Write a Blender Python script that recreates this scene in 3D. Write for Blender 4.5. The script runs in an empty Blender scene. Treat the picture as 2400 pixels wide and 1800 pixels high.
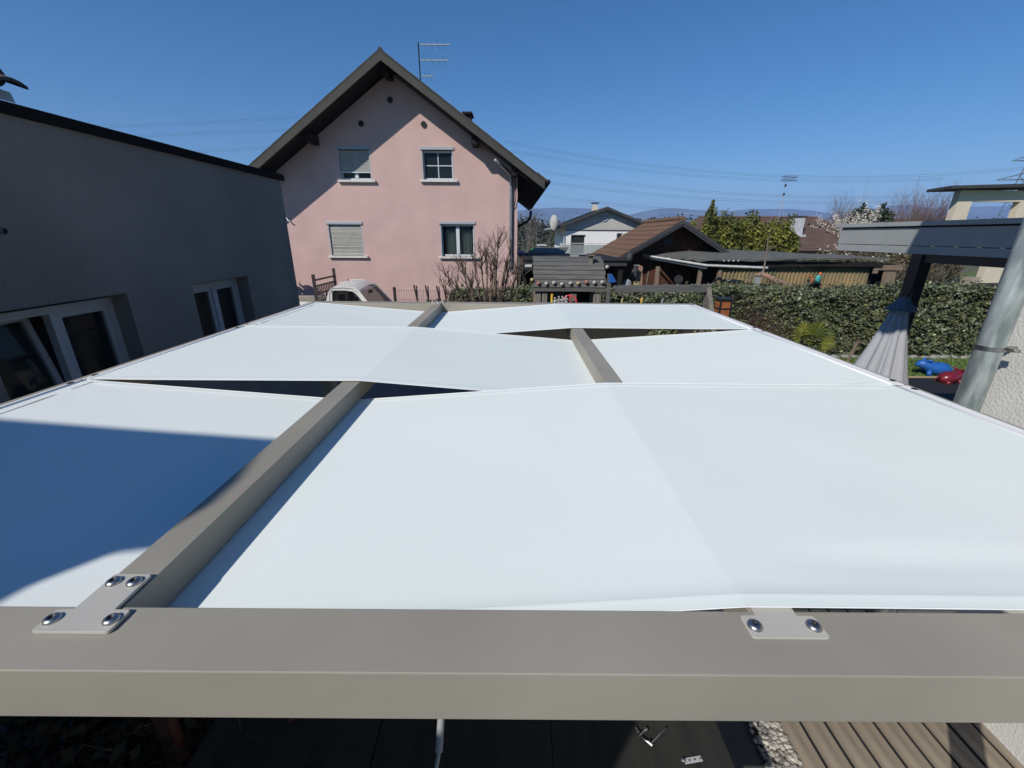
import bpy, math, random
import numpy as np
from mathutils import Vector, Matrix, Euler
random.seed(7)
RNG = np.random.default_rng(11)
SC = bpy.context.scene
COL = SC.collection
PI = math.pi

# ---------------------------------------------------------------- camera
cam_d = bpy.data.cameras.new("camera")
cam_d.sensor_width = 36.0
cam_d.lens = 14.775
cam_d.clip_start = 0.05
cam_d.clip_end = 20000
cam = bpy.data.objects.new("camera", cam_d)
COL.objects.link(cam)
cam.location = (0, 0, 2.95)
cam.rotation_euler = (Matrix.Rotation(math.radians(90 - 19.46), 3, 'X') @ Matrix.Rotation(math.radians(0.4), 3, 'Z')).to_euler()
SC.camera = cam
# ---------------------------------------------------------------- sky, sun, exposure
LD = Vector((0.86, 1.0, -1.10)).normalized()
SUN_EL = math.asin(-LD.z)
SUN_AZ = math.atan2(-LD.x, -LD.y)
world = bpy.data.worlds.new("World")
SC.world = world
world.use_nodes = True
wn = world.node_tree
bg = wn.nodes["Background"]
sky = wn.nodes.new("ShaderNodeTexSky")
sky.sky_type = 'NISHITA'
sky.sun_disc = False
sky.sun_elevation = SUN_EL
sky.sun_rotation = SUN_AZ
sky.altitude = 400
sky.air_density = 1.0
sky.dust_density = 0.0
sky.ozone_density = 5.5
hs = wn.nodes.new('ShaderNodeHueSaturation'); hs.inputs['Saturation'].default_value = 1.24; hs.inputs['Value'].default_value = 1.0
wn.links.new(sky.outputs[0], hs.inputs['Color']); wn.links.new(hs.outputs[0], bg.inputs[0])
bg.inputs[1].default_value = 0.092
sun_d = bpy.data.lights.new("sun", 'SUN')
sun_d.energy = 4.5
sun_d.angle = math.radians(0.55)
sun_d.color = (1.0, 0.95, 0.87)
sun = bpy.data.objects.new("sun", sun_d)
COL.objects.link(sun)
sun.rotation_euler = LD.to_track_quat('-Z', 'Y').to_euler()
SC.view_settings.view_transform = 'Standard'
SC.view_settings.look = 'None'
SC.view_settings.exposure = 0.06
SC.view_settings.gamma = 1.0
SC.view_settings.use_curve_mapping = False
SC.cycles.volume_bounces = 1

# ---------------------------------------------------------------- materials
def mat(name, col, rough=0.6, col2=None, scale=8.0, detail=4.0, bump=0.0, bscale=None, metal=0.0, spec=0.5,
        stretch=(1, 1, 1), island=0.0, trans=0.0, contrast=(0.35, 0.65), coat=0.0, bdist=0.02):
    m = bpy.data.materials.new(name)
    m.use_nodes = True
    nt = m.node_tree
    n, l = nt.nodes, nt.links
    p = n["Principled BSDF"]
    p.inputs['Roughness'].default_value = rough
    p.inputs['Metallic'].default_value = metal
    p.inputs['Specular IOR Level'].default_value = spec
    p.inputs['Coat Weight'].default_value = coat
    c1 = (*col, 1)
    p.inputs['Base Color'].default_value = c1
    src = None
    if col2 is not None or bump:
        tc = n.new('ShaderNodeTexCoord'); mp = n.new('ShaderNodeMapping')
        mp.inputs['Scale'].default_value = stretch
        l.new(tc.outputs['Object'], mp.inputs[0])
    if col2 is not None:
        nz = n.new('ShaderNodeTexNoise'); nz.inputs['Scale'].default_value = scale; nz.inputs['Detail'].default_value = detail
        l.new(mp.outputs[0], nz.inputs[0])
        rp = n.new('ShaderNodeValToRGB')
        rp.color_ramp.elements[0].position = contrast[0]; rp.color_ramp.elements[1].position = contrast[1]
        rp.color_ramp.elements[0].color = c1; rp.color_ramp.elements[1].color = (*col2, 1)
        l.new(nz.outputs['Fac'], rp.inputs[0])
        src = rp.outputs[0]
    if island:
        g = n.new('ShaderNodeNewGeometry'); h = n.new('ShaderNodeHueSaturation')
        ma = n.new('ShaderNodeMapRange'); ma.inputs['To Min'].default_value = 1 - island; ma.inputs['To Max'].default_value = 1 + island
        l.new(g.outputs['Random Per Island'], ma.inputs[0]); l.new(ma.outputs[0], h.inputs['Value'])
        if src: l.new(src, h.inputs['Color'])
        else: h.inputs['Color'].default_value = c1
        src = h.outputs[0]
    if src: l.new(src, p.inputs['Base Color'])
    if bump:
        b = n.new('ShaderNodeTexNoise'); b.inputs['Scale'].default_value = bscale or scale; b.inputs['Detail'].default_value = 5
        l.new(mp.outputs[0], b.inputs[0])
        bp = n.new('ShaderNodeBump'); bp.inputs['Strength'].default_value = bump; bp.inputs['Distance'].default_value = bdist
        l.new(b.outputs['Fac'], bp.inputs['Height']); l.new(bp.outputs[0], p.inputs['Normal'])
    if trans:
        tr = n.new('ShaderNodeBsdfTranslucent'); mx = n.new('ShaderNodeMixShader'); mx.inputs[0].default_value = trans
        if src: l.new(src, tr.inputs[0])
        else: tr.inputs[0].default_value = c1
        l.new(p.outputs[0], mx.inputs[1]); l.new(tr.outputs[0], mx.inputs[2]); l.new(mx.outputs[0], n['Material Output'].inputs[0])
    return m

def glassmat(name, tint=(0.03, 0.04, 0.045), rough=0.03):
    m = bpy.data.materials.new(name); m.use_nodes = True
    n, l = m.node_tree.nodes, m.node_tree.links
    p = n["Principled BSDF"]
    p.inputs['Base Color'].default_value = (*tint, 1); p.inputs['Roughness'].default_value = rough
    tr = n.new('ShaderNodeBsdfTransparent'); tr.inputs[0].default_value = (0.75, 0.8, 0.8, 1)
    mx = n.new('ShaderNodeMixShader'); mx.inputs[0].default_value = 0.6
    l.new(p.outputs[0], mx.inputs[1]); l.new(tr.outputs[0], mx.inputs[2]); l.new(mx.outputs[0], n['Material Output'].inputs[0])
    return m

M = {}
M['taupe'] = mat('powder_coated_taupe', (0.325, 0.300, 0.247), 0.55, (0.265, 0.245, 0.203), 1.6, 8, bump=0.08, bscale=900, bdist=0.002)
M['plate'] = mat('light_plate', (0.47, 0.45, 0.40), 0.4, (0.43, 0.415, 0.37), 9, 3)
M['steel'] = mat('polished_steel', (0.42, 0.41, 0.40), 0.36, metal=1.0)
M['darkhole'] = mat('socket', (0.02, 0.02, 0.02), 0.5, metal=0.3)
M['sail'] = mat('white_canopy_fabric', (0.79, 0.86, 0.815), 0.6, (0.83, 0.875, 0.85), 1.1, 7, bump=0.10, bscale=300, trans=0.06, bdist=0.002)
M['hem'] = mat('white_hem', (0.78, 0.79, 0.79), 0.5)
M['greywall'] = mat('grey_render', (0.18, 0.168, 0.155), 0.92, (0.235, 0.218, 0.20), 0.9, 9, bump=1.0, bscale=60, bdist=0.012)
M['jamb'] = mat('grey_jamb', (0.12, 0.125, 0.14), 0.9)
M['black'] = mat('black_flashing', (0.008, 0.008, 0.008), 0.9, spec=0.15)
M['winwhite'] = mat('white_window_plastic', (0.62, 0.64, 0.66), 0.35)
M['glass'] = glassmat('window_glass')
M['dark'] = mat('dark_interior', (0.015, 0.016, 0.018), 0.8)
M['pink'] = mat('pink_render', (0.615, 0.425, 0.385), 0.93, (0.50, 0.345, 0.315), 1.3, 9, bump=0.55, bscale=38, bdist=0.015, contrast=(0.25, 0.75))
M['barge'] = mat('grey_brown_fascia', (0.058, 0.056, 0.045), 0.8, (0.046, 0.045, 0.038), 3, 4)
M['soffit'] = mat('dark_brown_soffit', (0.008, 0.006, 0.005), 0.85)
M['rooftile'] = mat('dark_roof_tile', (0.045, 0.04, 0.038), 0.8, (0.07, 0.06, 0.055), 3, 4, island=0.2)
M['alu'] = mat('aluminium_box', (0.36, 0.38, 0.40), 0.45)
M['shutter'] = mat('pvc_shutter', (0.46, 0.45, 0.40), 0.6, (0.40, 0.39, 0.35), 6, 4)
M['shutter2'] = mat('pvc_shutter_grey', (0.40, 0.42, 0.39), 0.6, (0.34, 0.36, 0.34), 6, 4)
M['sill'] = mat('white_stone_sill', (0.66, 0.64, 0.60), 0.7, (0.56, 0.54, 0.5), 9, 4)
M['curtain'] = mat('green_curtain', (0.30, 0.40, 0.36), 0.9, (0.22, 0.30, 0.27), 8, 3, stretch=(6, 1, 0.3))
M['zinc'] = mat('galvanised_zinc', (0.24, 0.29, 0.29), 0.36, (0.56, 0.62, 0.61), 20, 8, metal=0.55, stretch=(1, 1, 0.22), bump=0.06, bscale=20)
M['tin'] = mat('silver_downpipe', (0.50, 0.51, 0.53), 0.3, (0.32, 0.33, 0.34), 16, 5, metal=0.7, stretch=(1, 1, 0.3))
M['white_rend'] = mat('white_roughcast', (0.66, 0.65, 0.62), 0.95, (0.60, 0.59, 0.56), 3, 5, bump=0.5, bscale=60, bdist=0.012)
M['anthracite'] = mat('anthracite_aluminium', (0.33, 0.35, 0.345), 0.45, (0.30, 0.32, 0.315), 4, 3)
M['anthpost'] = mat('dark_post', (0.02, 0.021, 0.022), 0.4)
M['parasol'] = mat('pale_grey_parasol_cloth', (0.42, 0.43, 0.46), 0.85, (0.38, 0.39, 0.42), 5, 4, trans=0.12)
M['parasolshade'] = mat('shaded_cap_cloth', (0.10, 0.13, 0.17), 0.85, (0.08, 0.10, 0.13), 6, 4)  # blue shade of the parasol top put into the cap colour
M['ivy'] = mat('ivy_leaf', (0.052, 0.070, 0.032), 0.5, (0.13, 0.145, 0.08), 2.2, 5, island=0.6, spec=0.5)
M['ivy2'] = mat('ivy_leaf_yellow', (0.16, 0.17, 0.045), 0.38, (0.10, 0.12, 0.04), 3, 3, island=0.45)
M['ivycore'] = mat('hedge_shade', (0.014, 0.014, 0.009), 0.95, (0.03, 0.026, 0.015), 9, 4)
M['lawn'] = mat('lawn_green', (0.065, 0.115, 0.022), 0.95, (0.10, 0.14, 0.035), 3, 6, bump=0.6, bscale=120)
M['grass'] = mat('grass_blade', (0.075, 0.14, 0.025), 0.7, (0.11, 0.155, 0.04), 2, 3, island=0.4)
M['ground'] = mat('far_meadow', (0.07, 0.085, 0.035), 0.95, (0.10, 0.10, 0.05), 0.02, 8, contrast=(0.4, 0.6))
M['asphalt'] = mat('driveway_asphalt', (0.10, 0.10, 0.098), 0.9, (0.13, 0.128, 0.12), 6, 6, bump=0.4, bscale=150)
M['concrete'] = mat('beige_concrete', (0.33, 0.30, 0.245), 0.9, (0.26, 0.235, 0.19), 4, 6, bump=0.3, bscale=60)
M['deck'] = mat('weathered_deck_wood', (0.27, 0.225, 0.17), 0.8, (0.13, 0.108, 0.08), 4, 7, stretch=(2.2, 0.4, 1.5), bump=0.4, bscale=9, island=0.15)
M['table'] = mat('black_board', (0.009, 0.009, 0.008), 0.75, (0.018, 0.018, 0.015), 5, 8, bump=0.15, bscale=30, stretch=(3, 0.4, 1))
M['slate'] = mat('dark_slabs', (0.035, 0.036, 0.038), 0.8, (0.05, 0.05, 0.052), 5, 5)
M['pebble'] = mat('river_pebble', (0.34, 0.31, 0.27), 0.75, (0.18, 0.17, 0.16), 8, 3, island=0.5)
M['plank'] = mat('grey_weathered_plank', (0.15, 0.148, 0.14), 0.85, (0.085, 0.084, 0.08), 6, 8, stretch=(0.5, 4, 14), bump=0.7, bscale=9)
M['plankpost'] = mat('grey_post', (0.24, 0.22, 0.19), 0.85, (0.13, 0.12, 0.105), 6, 8, stretch=(9, 9, 0.6), bump=0.6, bscale=9)
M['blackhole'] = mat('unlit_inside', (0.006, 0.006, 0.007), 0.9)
M['ballwhite'] = mat('white_climbing_hold', (0.50, 0.48, 0.44), 0.5, (0.36, 0.34, 0.3), 12, 4)
M['ballred'] = mat('faded_red_hold', (0.42, 0.16, 0.12), 0.5, (0.30, 0.12, 0.09), 12, 4)
M['ballyellow'] = mat('faded_yellow_hold', (0.45, 0.36, 0.19), 0.5, (0.38, 0.29, 0.15), 12, 4)
M['red'] = mat('red_plastic', (0.62, 0.05, 0.06), 0.35)
M['darkred'] = mat('dark_red_vinyl', (0.16, 0.012, 0.022), 0.3)
M['blue'] = mat('blue_plastic', (0.015, 0.10, 0.36), 0.45)
M['yellow'] = mat('yellow_plastic', (0.68, 0.44, 0.05), 0.4)
M['orangepl'] = mat('orange_red_vinyl', (0.66, 0.14, 0.05), 0.45)
M['teal'] = mat('teal_vinyl', (0.05, 0.34, 0.33), 0.45)
M['tilebrown'] = mat('terracotta_tile', (0.16, 0.088, 0.058), 0.85, (0.10, 0.062, 0.045), 2.2, 6, bump=0.3, bscale=30)
M['timber'] = mat('dark_red_timber', (0.055, 0.020, 0.010), 0.85, (0.10, 0.038, 0.016), 6, 6, stretch=(10, 10, 0.6), bump=0.3, bscale=9)
M['bargeblack'] = mat('charcoal_barge', (0.035, 0.036, 0.04), 0.6, (0.05, 0.05, 0.053), 4, 3)
M['felt'] = mat('mossy_roofing_felt', (0.085, 0.086, 0.078), 0.95, (0.13, 0.13, 0.115), 5, 9, bump=0.6, bscale=24)
M['corr'] = mat('mossy_corrugated_sheet', (0.29, 0.205, 0.10), 0.85, (0.12, 0.12, 0.065), 1.2, 8, stretch=(1, 1, 0.7), contrast=(0.38, 0.62), bump=0.3, bscale=30)
M['guttwhite'] = mat('white_gutter', (0.58, 0.58, 0.56), 0.5, (0.45, 0.44, 0.42), 6, 5)
M['rawwood'] = mat('raw_board', (0.26, 0.19, 0.135), 0.85, (0.15, 0.11, 0.08), 6, 6, stretch=(9, 9, 0.7))
M['palm'] = mat('palm_frond', (0.20, 0.20, 0.028), 0.5, (0.07, 0.10, 0.02), 3, 4, island=0.4, trans=0.25)
M['palmbrown'] = mat('palm_trunk', (0.06, 0.04, 0.025), 0.9, (0.1, 0.07, 0.04), 9, 4)
M['redtwig'] = mat('red_brown_twig', (0.10, 0.05, 0.04), 0.8, (0.07, 0.035, 0.03), 5, 3)
M['twig'] = mat('brown_bark', (0.15, 0.105, 0.075), 0.85, (0.085, 0.06, 0.045), 7, 5, bump=0.3, bscale=30)
M['greytwig'] = mat('grey_twig', (0.17, 0.14, 0.115), 0.9, (0.12, 0.10, 0.085), 0.6, 3)
M['pinktwig'] = mat('russet_twig', (0.19, 0.115, 0.09), 0.9, (0.13, 0.085, 0.07), 0.6, 3)
M['blossom'] = mat('white_blossom', (0.66, 0.60, 0.54), 0.8, (0.5, 0.46, 0.4), 2, 3, island=0.25)
M['thuja'] = mat('thuja_spray', (0.19, 0.19, 0.030), 0.8, (0.085, 0.105, 0.02), 0.9, 6, island=0.45, trans=0.15, contrast=(0.4, 0.6))
M['pine'] = mat('dark_conifer', (0.022, 0.040, 0.020), 0.8, (0.04, 0.055, 0.028), 1, 4, island=0.4)
M['brownleaf'] = mat('brown_thicket', (0.095, 0.070, 0.038), 0.9, (0.05, 0.058, 0.025), 0.8, 5, island=0.45)
M['woods'] = mat('winter_woods', (0.060, 0.052, 0.035), 0.9, (0.030, 0.042, 0.022), 0.05, 6, island=0.4)
M['truck'] = mat('white_vehicle_paint', (0.68, 0.68, 0.65), 0.3, (0.62, 0.61, 0.58), 3, 5, coat=0.4)
M['carglass'] = glassmat('vehicle_glass', (0.02, 0.02, 0.022))
M['rubber'] = mat('tyre_rubber', (0.02, 0.02, 0.02), 0.85)
M['rackbrown'] = mat('dark_rack_metal', (0.04, 0.030, 0.028), 0.6)
M['log'] = mat('peeled_log', (0.36, 0.22, 0.16), 0.85, (0.22, 0.13, 0.095), 12, 5, bump=0.5, bscale=25)
M['paleslab'] = mat('pale_slab', (0.30, 0.31, 0.31), 0.8, (0.22, 0.23, 0.24), 8, 5)
M['rust'] = mat('rusty_orange_sheet', (0.34, 0.11, 0.03), 0.75, (0.22, 0.07, 0.025), 9, 6)
M['hiptile'] = mat('brown_hip_tile', (0.135, 0.082, 0.066), 0.85, (0.10, 0.064, 0.052), 2, 5)
M['chimwhite'] = mat('chimney_cladding', (0.52, 0.53, 0.54), 0.4, (0.42, 0.43, 0.44), 5, 4)
M['farwhite'] = mat('white_facade', (0.80, 0.79, 0.76), 0.9, (0.76, 0.75, 0.72), 1, 3)
M['fargrey'] = mat('pale_grey_facade', (0.46, 0.45, 0.42), 0.9, (0.42, 0.41, 0.38), 1, 3)
M['cream'] = mat('cream_facade', (0.60, 0.53, 0.42), 0.92, (0.56, 0.49, 0.385), 1.5, 3)
M['cable'] = mat('power_cable', (0.05, 0.06, 0.08), 0.6)
M['pylon'] = mat('pylon_steel', (0.16, 0.18, 0.19), 0.6, metal=0.3)
M['mount'] = mat('wooded_mountain', (0.07, 0.085, 0.07), 0.95, (0.19, 0.20, 0.17), 0.0028, 9, contrast=(0.45, 0.72))
M['green'] = mat('green_container', (0.03, 0.34, 0.04), 0.5)
M['pinkcloth'] = mat('pink_parasol_cloth', (0.70, 0.30, 0.34), 0.8)
M['solar'] = mat('solar_panel', (0.012, 0.013, 0.018), 0.25)
M['flat_black'] = mat('near_black_flat', (0.012, 0.012, 0.014), 0.7)
M['kerb'] = mat('grey_kerb_stone', (0.30, 0.29, 0.26), 0.9, (0.18, 0.175, 0.16), 8, 5)

# ---------------------------------------------------------------- mesh helpers
ORG = {}
class MB:
    def __init__(s): s.v = []; s.f = []; s.mi = []; s.cur = 0; s.sm = []
    def quad(s, *p):
        i = len(s.v); s.v += [tuple(q) for q in p]; s.f.append(tuple(range(i, i + len(p)))); s.mi.append(s.cur)
        return s
    def box(s, a, b):
        (x0, y0, z0), (x1, y1, z1) = [tuple(min(a[k], b[k]) for k in range(3)), tuple(max(a[k], b[k]) for k in range(3))]
        i = len(s.v)
        s.v += [(x0, y0, z0), (x1, y0, z0), (x1, y1, z0), (x0, y1, z0), (x0, y0, z1), (x1, y0, z1), (x1, y1, z1), (x0, y1, z1)]
        for f in ((0, 3, 2, 1), (4, 5, 6, 7), (0, 1, 5, 4), (1, 2, 6, 5), (2, 3, 7, 6), (3, 0, 4, 7)):
            s.f.append(tuple(i + k for k in f)); s.mi.append(s.cur)
        return s
    def hexa(s, bot, top):
        i = len(s.v); s.v += [tuple(q) for q in bot] + [tuple(q) for q in top]; n = len(bot)
        s.f.append(tuple(i + k for k in reversed(range(n)))); s.f.append(tuple(i + n + k for k in range(n)))
        s.mi += [s.cur] * 2
        for k in range(n):
            s.f.append((i + k, i + (k + 1) % n, i + n + (k + 1) % n, i + n + k)); s.mi.append(s.cur)
        return s
    def beam(s, p, q, w, h, up=(0, 0, 1)):
        p, q = Vector(p), Vector(q); d = (q - p).normalized(); u = Vector(up)
        sd = d.cross(u)
        if sd.length < 1e-4: sd = d.cross(Vector((1, 0, 0)))
        sd.normalize(); u = sd.cross(d).normalized()
        c = [(-w / 2, -h / 2), (w / 2, -h / 2), (w / 2, h / 2), (-w / 2, h / 2)]
        return s.hexa([p + sd * a + u * b for a, b in c], [q + sd * a + u * b for a, b in c])
    def tube(s, pts, r, n=8, cap=True):
        pts = [Vector(p) for p in pts]; k = len(pts)
        rs = r if isinstance(r, (list, tuple)) else [r] * k
        i0 = len(s.v); ref = None
        for j, p in enumerate(pts):
            d = (pts[min(j + 1, k - 1)] - pts[max(j - 1, 0)])
            if d.length < 1e-9: d = Vector((0, 0, 1))
            d.normalize()
            if ref is None:
                ref = d.cross(Vector((0, 0, 1)))
                if ref.length < 0.05: ref = d.cross(Vector((1, 0, 0)))
            ref = (ref - d * ref.dot(d)).normalized(); b = d.cross(ref)
            for a in range(n):
                t = 2 * PI * a / n
                s.v.append(tuple(p + (ref * math.cos(t) + b * math.sin(t)) * rs[j]))
        for j in range(k - 1):
            for a in range(n):
                s.f.append((i0 + j * n + a, i0 + j * n + (a + 1) % n, i0 + (j + 1) * n + (a + 1) % n, i0 + (j + 1) * n + a)); s.mi.append(s.cur)
        if cap:
            s.f.append(tuple(i0 + a for a in reversed(range(n)))); s.f.append(tuple(i0 + (k - 1) * n + a for a in range(n))); s.mi += [s.cur] * 2
        return s
    def ell(s, c, r, nu=12, nv=8, t0=0.0, t1=PI):
        i0 = len(s.v)
        for j in range(nv + 1):
            t = t0 + (t1 - t0) * j / nv
            for a in range(nu):
                f = 2 * PI * a / nu
                s.v.append((c[0] + r[0] * math.sin(t) * math.cos(f), c[1] + r[1] * math.sin(t) * math.sin(f), c[2] + r[2] * math.cos(t)))
        for j in range(nv):
            for a in range(nu):
                s.f.append((i0 + j * nu + a, i0 + (j + 1) * nu + a, i0 + (j + 1) * nu + (a + 1) % nu, i0 + j * nu + (a + 1) % nu)); s.mi.append(s.cur)
        return s
    def ring(s, outer, inner):
        n = len(outer)
        for k in range(n):
            s.quad(outer[k], outer[(k + 1) % n], inner[(k + 1) % n], inner[k])
        return s
    def build(s, name, mats, parent=None, smooth=False, bevel=0.0, weld=False):
        o = np.array(ORG.get(parent.name, (0, 0, 0)) if parent else (0, 0, 0))
        me = bpy.data.meshes.new(name)
        me.from_pydata([tuple(np.array(p) - o) for p in s.v], [], s.f)
        ms = mats if isinstance(mats, (list, tuple)) else [mats]
        for m in ms: me.materials.append(M[m] if isinstance(m, str) else m)
        if len(ms) > 1: me.polygons.foreach_set('material_index', s.mi)
        me.update()
        ob = bpy.data.objects.new(name, me); COL.objects.link(ob)
        if parent: ob.parent = parent; ORG[ob.name] = tuple(o)
        if weld or bevel:
            import bmesh
            b = bmesh.new(); b.from_mesh(me); bmesh.ops.remove_doubles(b, verts=b.verts, dist=1e-5)
            bmesh.ops.recalc_face_normals(b, faces=b.faces); b.to_mesh(me); b.free()
        if bevel:
            md = ob.modifiers.new('bevel', 'BEVEL'); md.width = bevel; md.segments = 2; md.limit_method = 'ANGLE'
        if smooth:
            me.polygons.foreach_set('use_smooth', [True] * len(me.polygons))
            if smooth == 2:
                try: me.set_sharp_from_angle(angle=math.radians(40))
                except Exception: pass
        return ob

def thing(name, label, cat, loc=(0, 0, 0), group=None):
    o = bpy.data.objects.new(name, None); COL.objects.link(o); o.location = loc; o.empty_display_size = 0.2
    ORG[o.name] = tuple(loc); o['label'] = label; o['category'] = cat
    if group: o['group'] = group
    return o
def tag(o, label, cat, group=None, kind=None):
    o['label'] = label; o['category'] = cat
    if group: o['group'] = group
    if kind: o['kind'] = kind
    return o
def struct(o): o['kind'] = 'structure'; return o
def lab(o, t): o['label'] = t; return o
def stuff(o): o['kind'] = 'stuff'; return o
def box(name, m, parent, a, b, bevel=0.0): return MB().box(a, b).build(name, m, parent, bevel=bevel)
def place(proto, name, parent, loc, rot=(0, 0, 0), scale=(1, 1, 1)):
    """another piece sharing proto's mesh; loc in world coordinates"""
    c = bpy.data.objects.new(name, proto if isinstance(proto, bpy.types.Mesh) else proto.data); COL.objects.link(c)
    c.parent = parent; o = ORG.get(parent.name, (0, 0, 0)) if parent else (0, 0, 0)
    c.location = tuple(loc[k] - o[k] for k in range(3)); c.rotation_euler = rot; c.scale = scale
    return c
def mesh_only(mb, name, m, smooth=False):
    o = mb.build(name, m, None, smooth=smooth); me = o.data; bpy.data.objects.remove(o); return me

def leaves(name, pts, size, m, parent=None, nrm=None, aspect=1.0, jitter=0.6, fold=0.25):
    """many small folded leaves; pts Nx3, size scalar or N"""
    pts = np.asarray(pts, float); n = len(pts)
    org = np.array(ORG.get(parent.name, (0, 0, 0)) if parent else (0, 0, 0)); pts = pts - org
    d = RNG.normal(size=(n, 3)); d /= np.linalg.norm(d, axis=1)[:, None]
    if nrm is not None:
        d = np.asarray(nrm) * (1 - jitter) + d * jitter; d /= np.linalg.norm(d, axis=1)[:, None]
    t = RNG.normal(size=(n, 3)); t -= (t * d).sum(1)[:, None] * d; t /= np.linalg.norm(t, axis=1)[:, None]
    b = np.cross(d, t)
    s = (np.ones(n) * size) * RNG.uniform(0.65, 1.3, n)
    s = s[:, None]
    V = np.empty((n, 4, 3))
    V[:, 0] = pts - t * s * .5 * aspect
    V[:, 1] = pts + b * s * .42 + d * s * fold
    V[:, 2] = pts + t * s * .6 * aspect
    V[:, 3] = pts - b * s * .42 + d * s * fold
    F = np.empty((n, 2, 3), int); base = np.arange(n) * 4
    F[:, 0] = np.stack([base, base + 1, base + 2], 1); F[:, 1] = np.stack([base, base + 2, base + 3], 1)
    me = bpy.data.meshes.new(name)
    me.vertices.add(n * 4); me.vertices.foreach_set('co', V.ravel())
    me.loops.add(n * 6); me.loops.foreach_set('vertex_index', F.ravel())
    me.polygons.add(n * 2); me.polygons.foreach_set('loop_start', np.arange(n * 2) * 3)
    ms = m if isinstance(m, (list, tuple)) else [m]
    for k in ms: me.materials.append(M[k])
    if len(ms) > 1: me.polygons.foreach_set('material_index', np.repeat((RNG.random(n) < 0.13).astype(int), 2))
    me.update(calc_edges=True); me.validate()
    o = bpy.data.objects.new(name, me); COL.objects.link(o)
    if parent: o.parent = parent
    return o

def branch(mb, p, d, L, r, lvl, rnd, n=3, curve=0.25, kids=(2, 3), spread=0.6, up=0.15, seg=4, taper=0.35, shrink=0.7):
    pts = [Vector(p)]; d = Vector(d).normalized(); dd = d.copy()
    for i in range(seg):
        dd = (dd + Vector((rnd.gauss(0, 1), rnd.gauss(0, 1), rnd.gauss(0, 1))) * curve * 0.5 + Vector((0, 0, up * 0.5))).normalized()
        pts.append(pts[-1] + dd * L / seg)
    mb.tube(pts, [r * (1 - (1 - taper) * i / seg) for i in range(seg + 1)], n=max(n, 3), cap=False)
    if lvl <= 0: return
    for k in range(rnd.randint(*kids) + (1 if lvl > 1 else 0)):
        t = rnd.uniform(0.3, 1.0); q = min(int(t * seg), seg - 1); a = pts[q].lerp(pts[q + 1], t * seg - q)
        nd = (dd + Vector((rnd.gauss(0, 1), rnd.gauss(0, 1), rnd.gauss(0, 0.6))) * spread).normalized()
        branch(mb, a, nd, L * rnd.uniform(0.5, 0.9) * shrink, r * (1 - (1 - taper) * t) * 0.62, lvl - 1, rnd, 3, curve, kids, spread, up, max(seg - 1, 2), taper, shrink)

def wall(mb, fmap, a0, a1, z0, top, openings, depth=0.15, brk=()):
    """wall sheet in (a,z) with rectangular openings and their reveals; fmap(a,z,d) -> xyz, d = depth inwards; top(a)->z"""
    xs = sorted(set([a0, a1] + list(brk) + [o[0] for o in openings] + [o[1] for o in openings]))
    for x0, x1 in zip(xs[:-1], xs[1:]):
        xm = (x0 + x1) / 2
        os_ = sorted([o for o in openings if o[0] <= xm <= o[1]], key=lambda o: o[2])
        z = z0
        for o in os_:
            mb.quad(fmap(x0, z, 0), fmap(x1, z, 0), fmap(x1, o[2], 0), fmap(x0, o[2], 0)); z = o[3]
        mb.quad(fmap(x0, z, 0), fmap(x1, z, 0), fmap(x1, top(x1), 0), fmap(x0, top(x0), 0))
    for (x0, x1, z0_, z1_) in openings:
        for (p, q) in (((x0, z0_), (x1, z0_)), ((x1, z0_), (x1, z1_)), ((x1, z1_), (x0, z1_)), ((x0, z1_), (x0, z0_))):
            mb.quad(fmap(*p, 0), fmap(*q, 0), fmap(*q, depth), fmap(*p, depth))
    return mb

# ================================================================ GROUND
def sheet(name, m, x0, y0, x1, y1, z, nx=1, ny=1):
    mb = MB()
    for i in range(nx):
        for j in range(ny):
            X0 = x0 + (x1 - x0) * i / nx; X1 = x0 + (x1 - x0) * (i + 1) / nx; Y0 = y0 + (y1 - y0) * j / ny; Y1 = y0 + (y1 - y0) * (j + 1) / ny
            mb.quad((X0, Y0, z), (X1, Y0, z), (X1, Y1, z), (X0, Y1, z))
    return struct(mb.build(name, m))
sheet('ground', 'ground', -7500, -400, 7500, 7600, -0.012, 8, 8)
sheet('lawn', 'lawn', 0.5, 5.2, 14.5, 11.9, -0.004)
sheet('far_lawn', 'lawn', 11.5, 13.4, 48, 40, -0.004)
sheet('driveway', 'asphalt', -14, 5.3, 0.45, 14.5, -0.004)
sheet('terrace_paving', 'slate', -6, -1.5, 1.72, 5.15, -0.004)
g = thing('deck', 'x', 'x', (2.4, 1.5, 0)); del g['label']; del g['category']; g['kind'] = 'structure'
pk = mesh_only(MB().box((-.068, -2.2, -.03), (.068, 2.2, 0)), 'plank', 'deck')
for i in range(9):
    p = place(pk, 'plank', g, (1.795 + i * .158, 2.3, 0.004 * 0 + random.uniform(-.002, .002) + 0.006))
box('gap_shade_sheet', 'blackhole', g, (1.724, .1, -.010), (3.049, 4.5, -.002))  # dark sheet under the boards, its colour stands in for shade in the gaps
# river pebbles between slabs and deck
pp = []; mb = MB()
for i in range(2600):
    x = random.uniform(1.60, 1.725) if i % 2 else random.uniform(1.52, 1.72); y = random.uniform(0.9, 3.2)
    r = random.uniform(.008, .02); mb.ell((x, y, r * .5), (r * random.uniform(.8, 1.4), r * random.uniform(.8, 1.3), r * .7), 6, 3)
stuff(tag(mb.build('pebbles', 'pebble', smooth=True), 'strip of river pebbles between dark slabs and deck', 'pebbles'))

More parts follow.
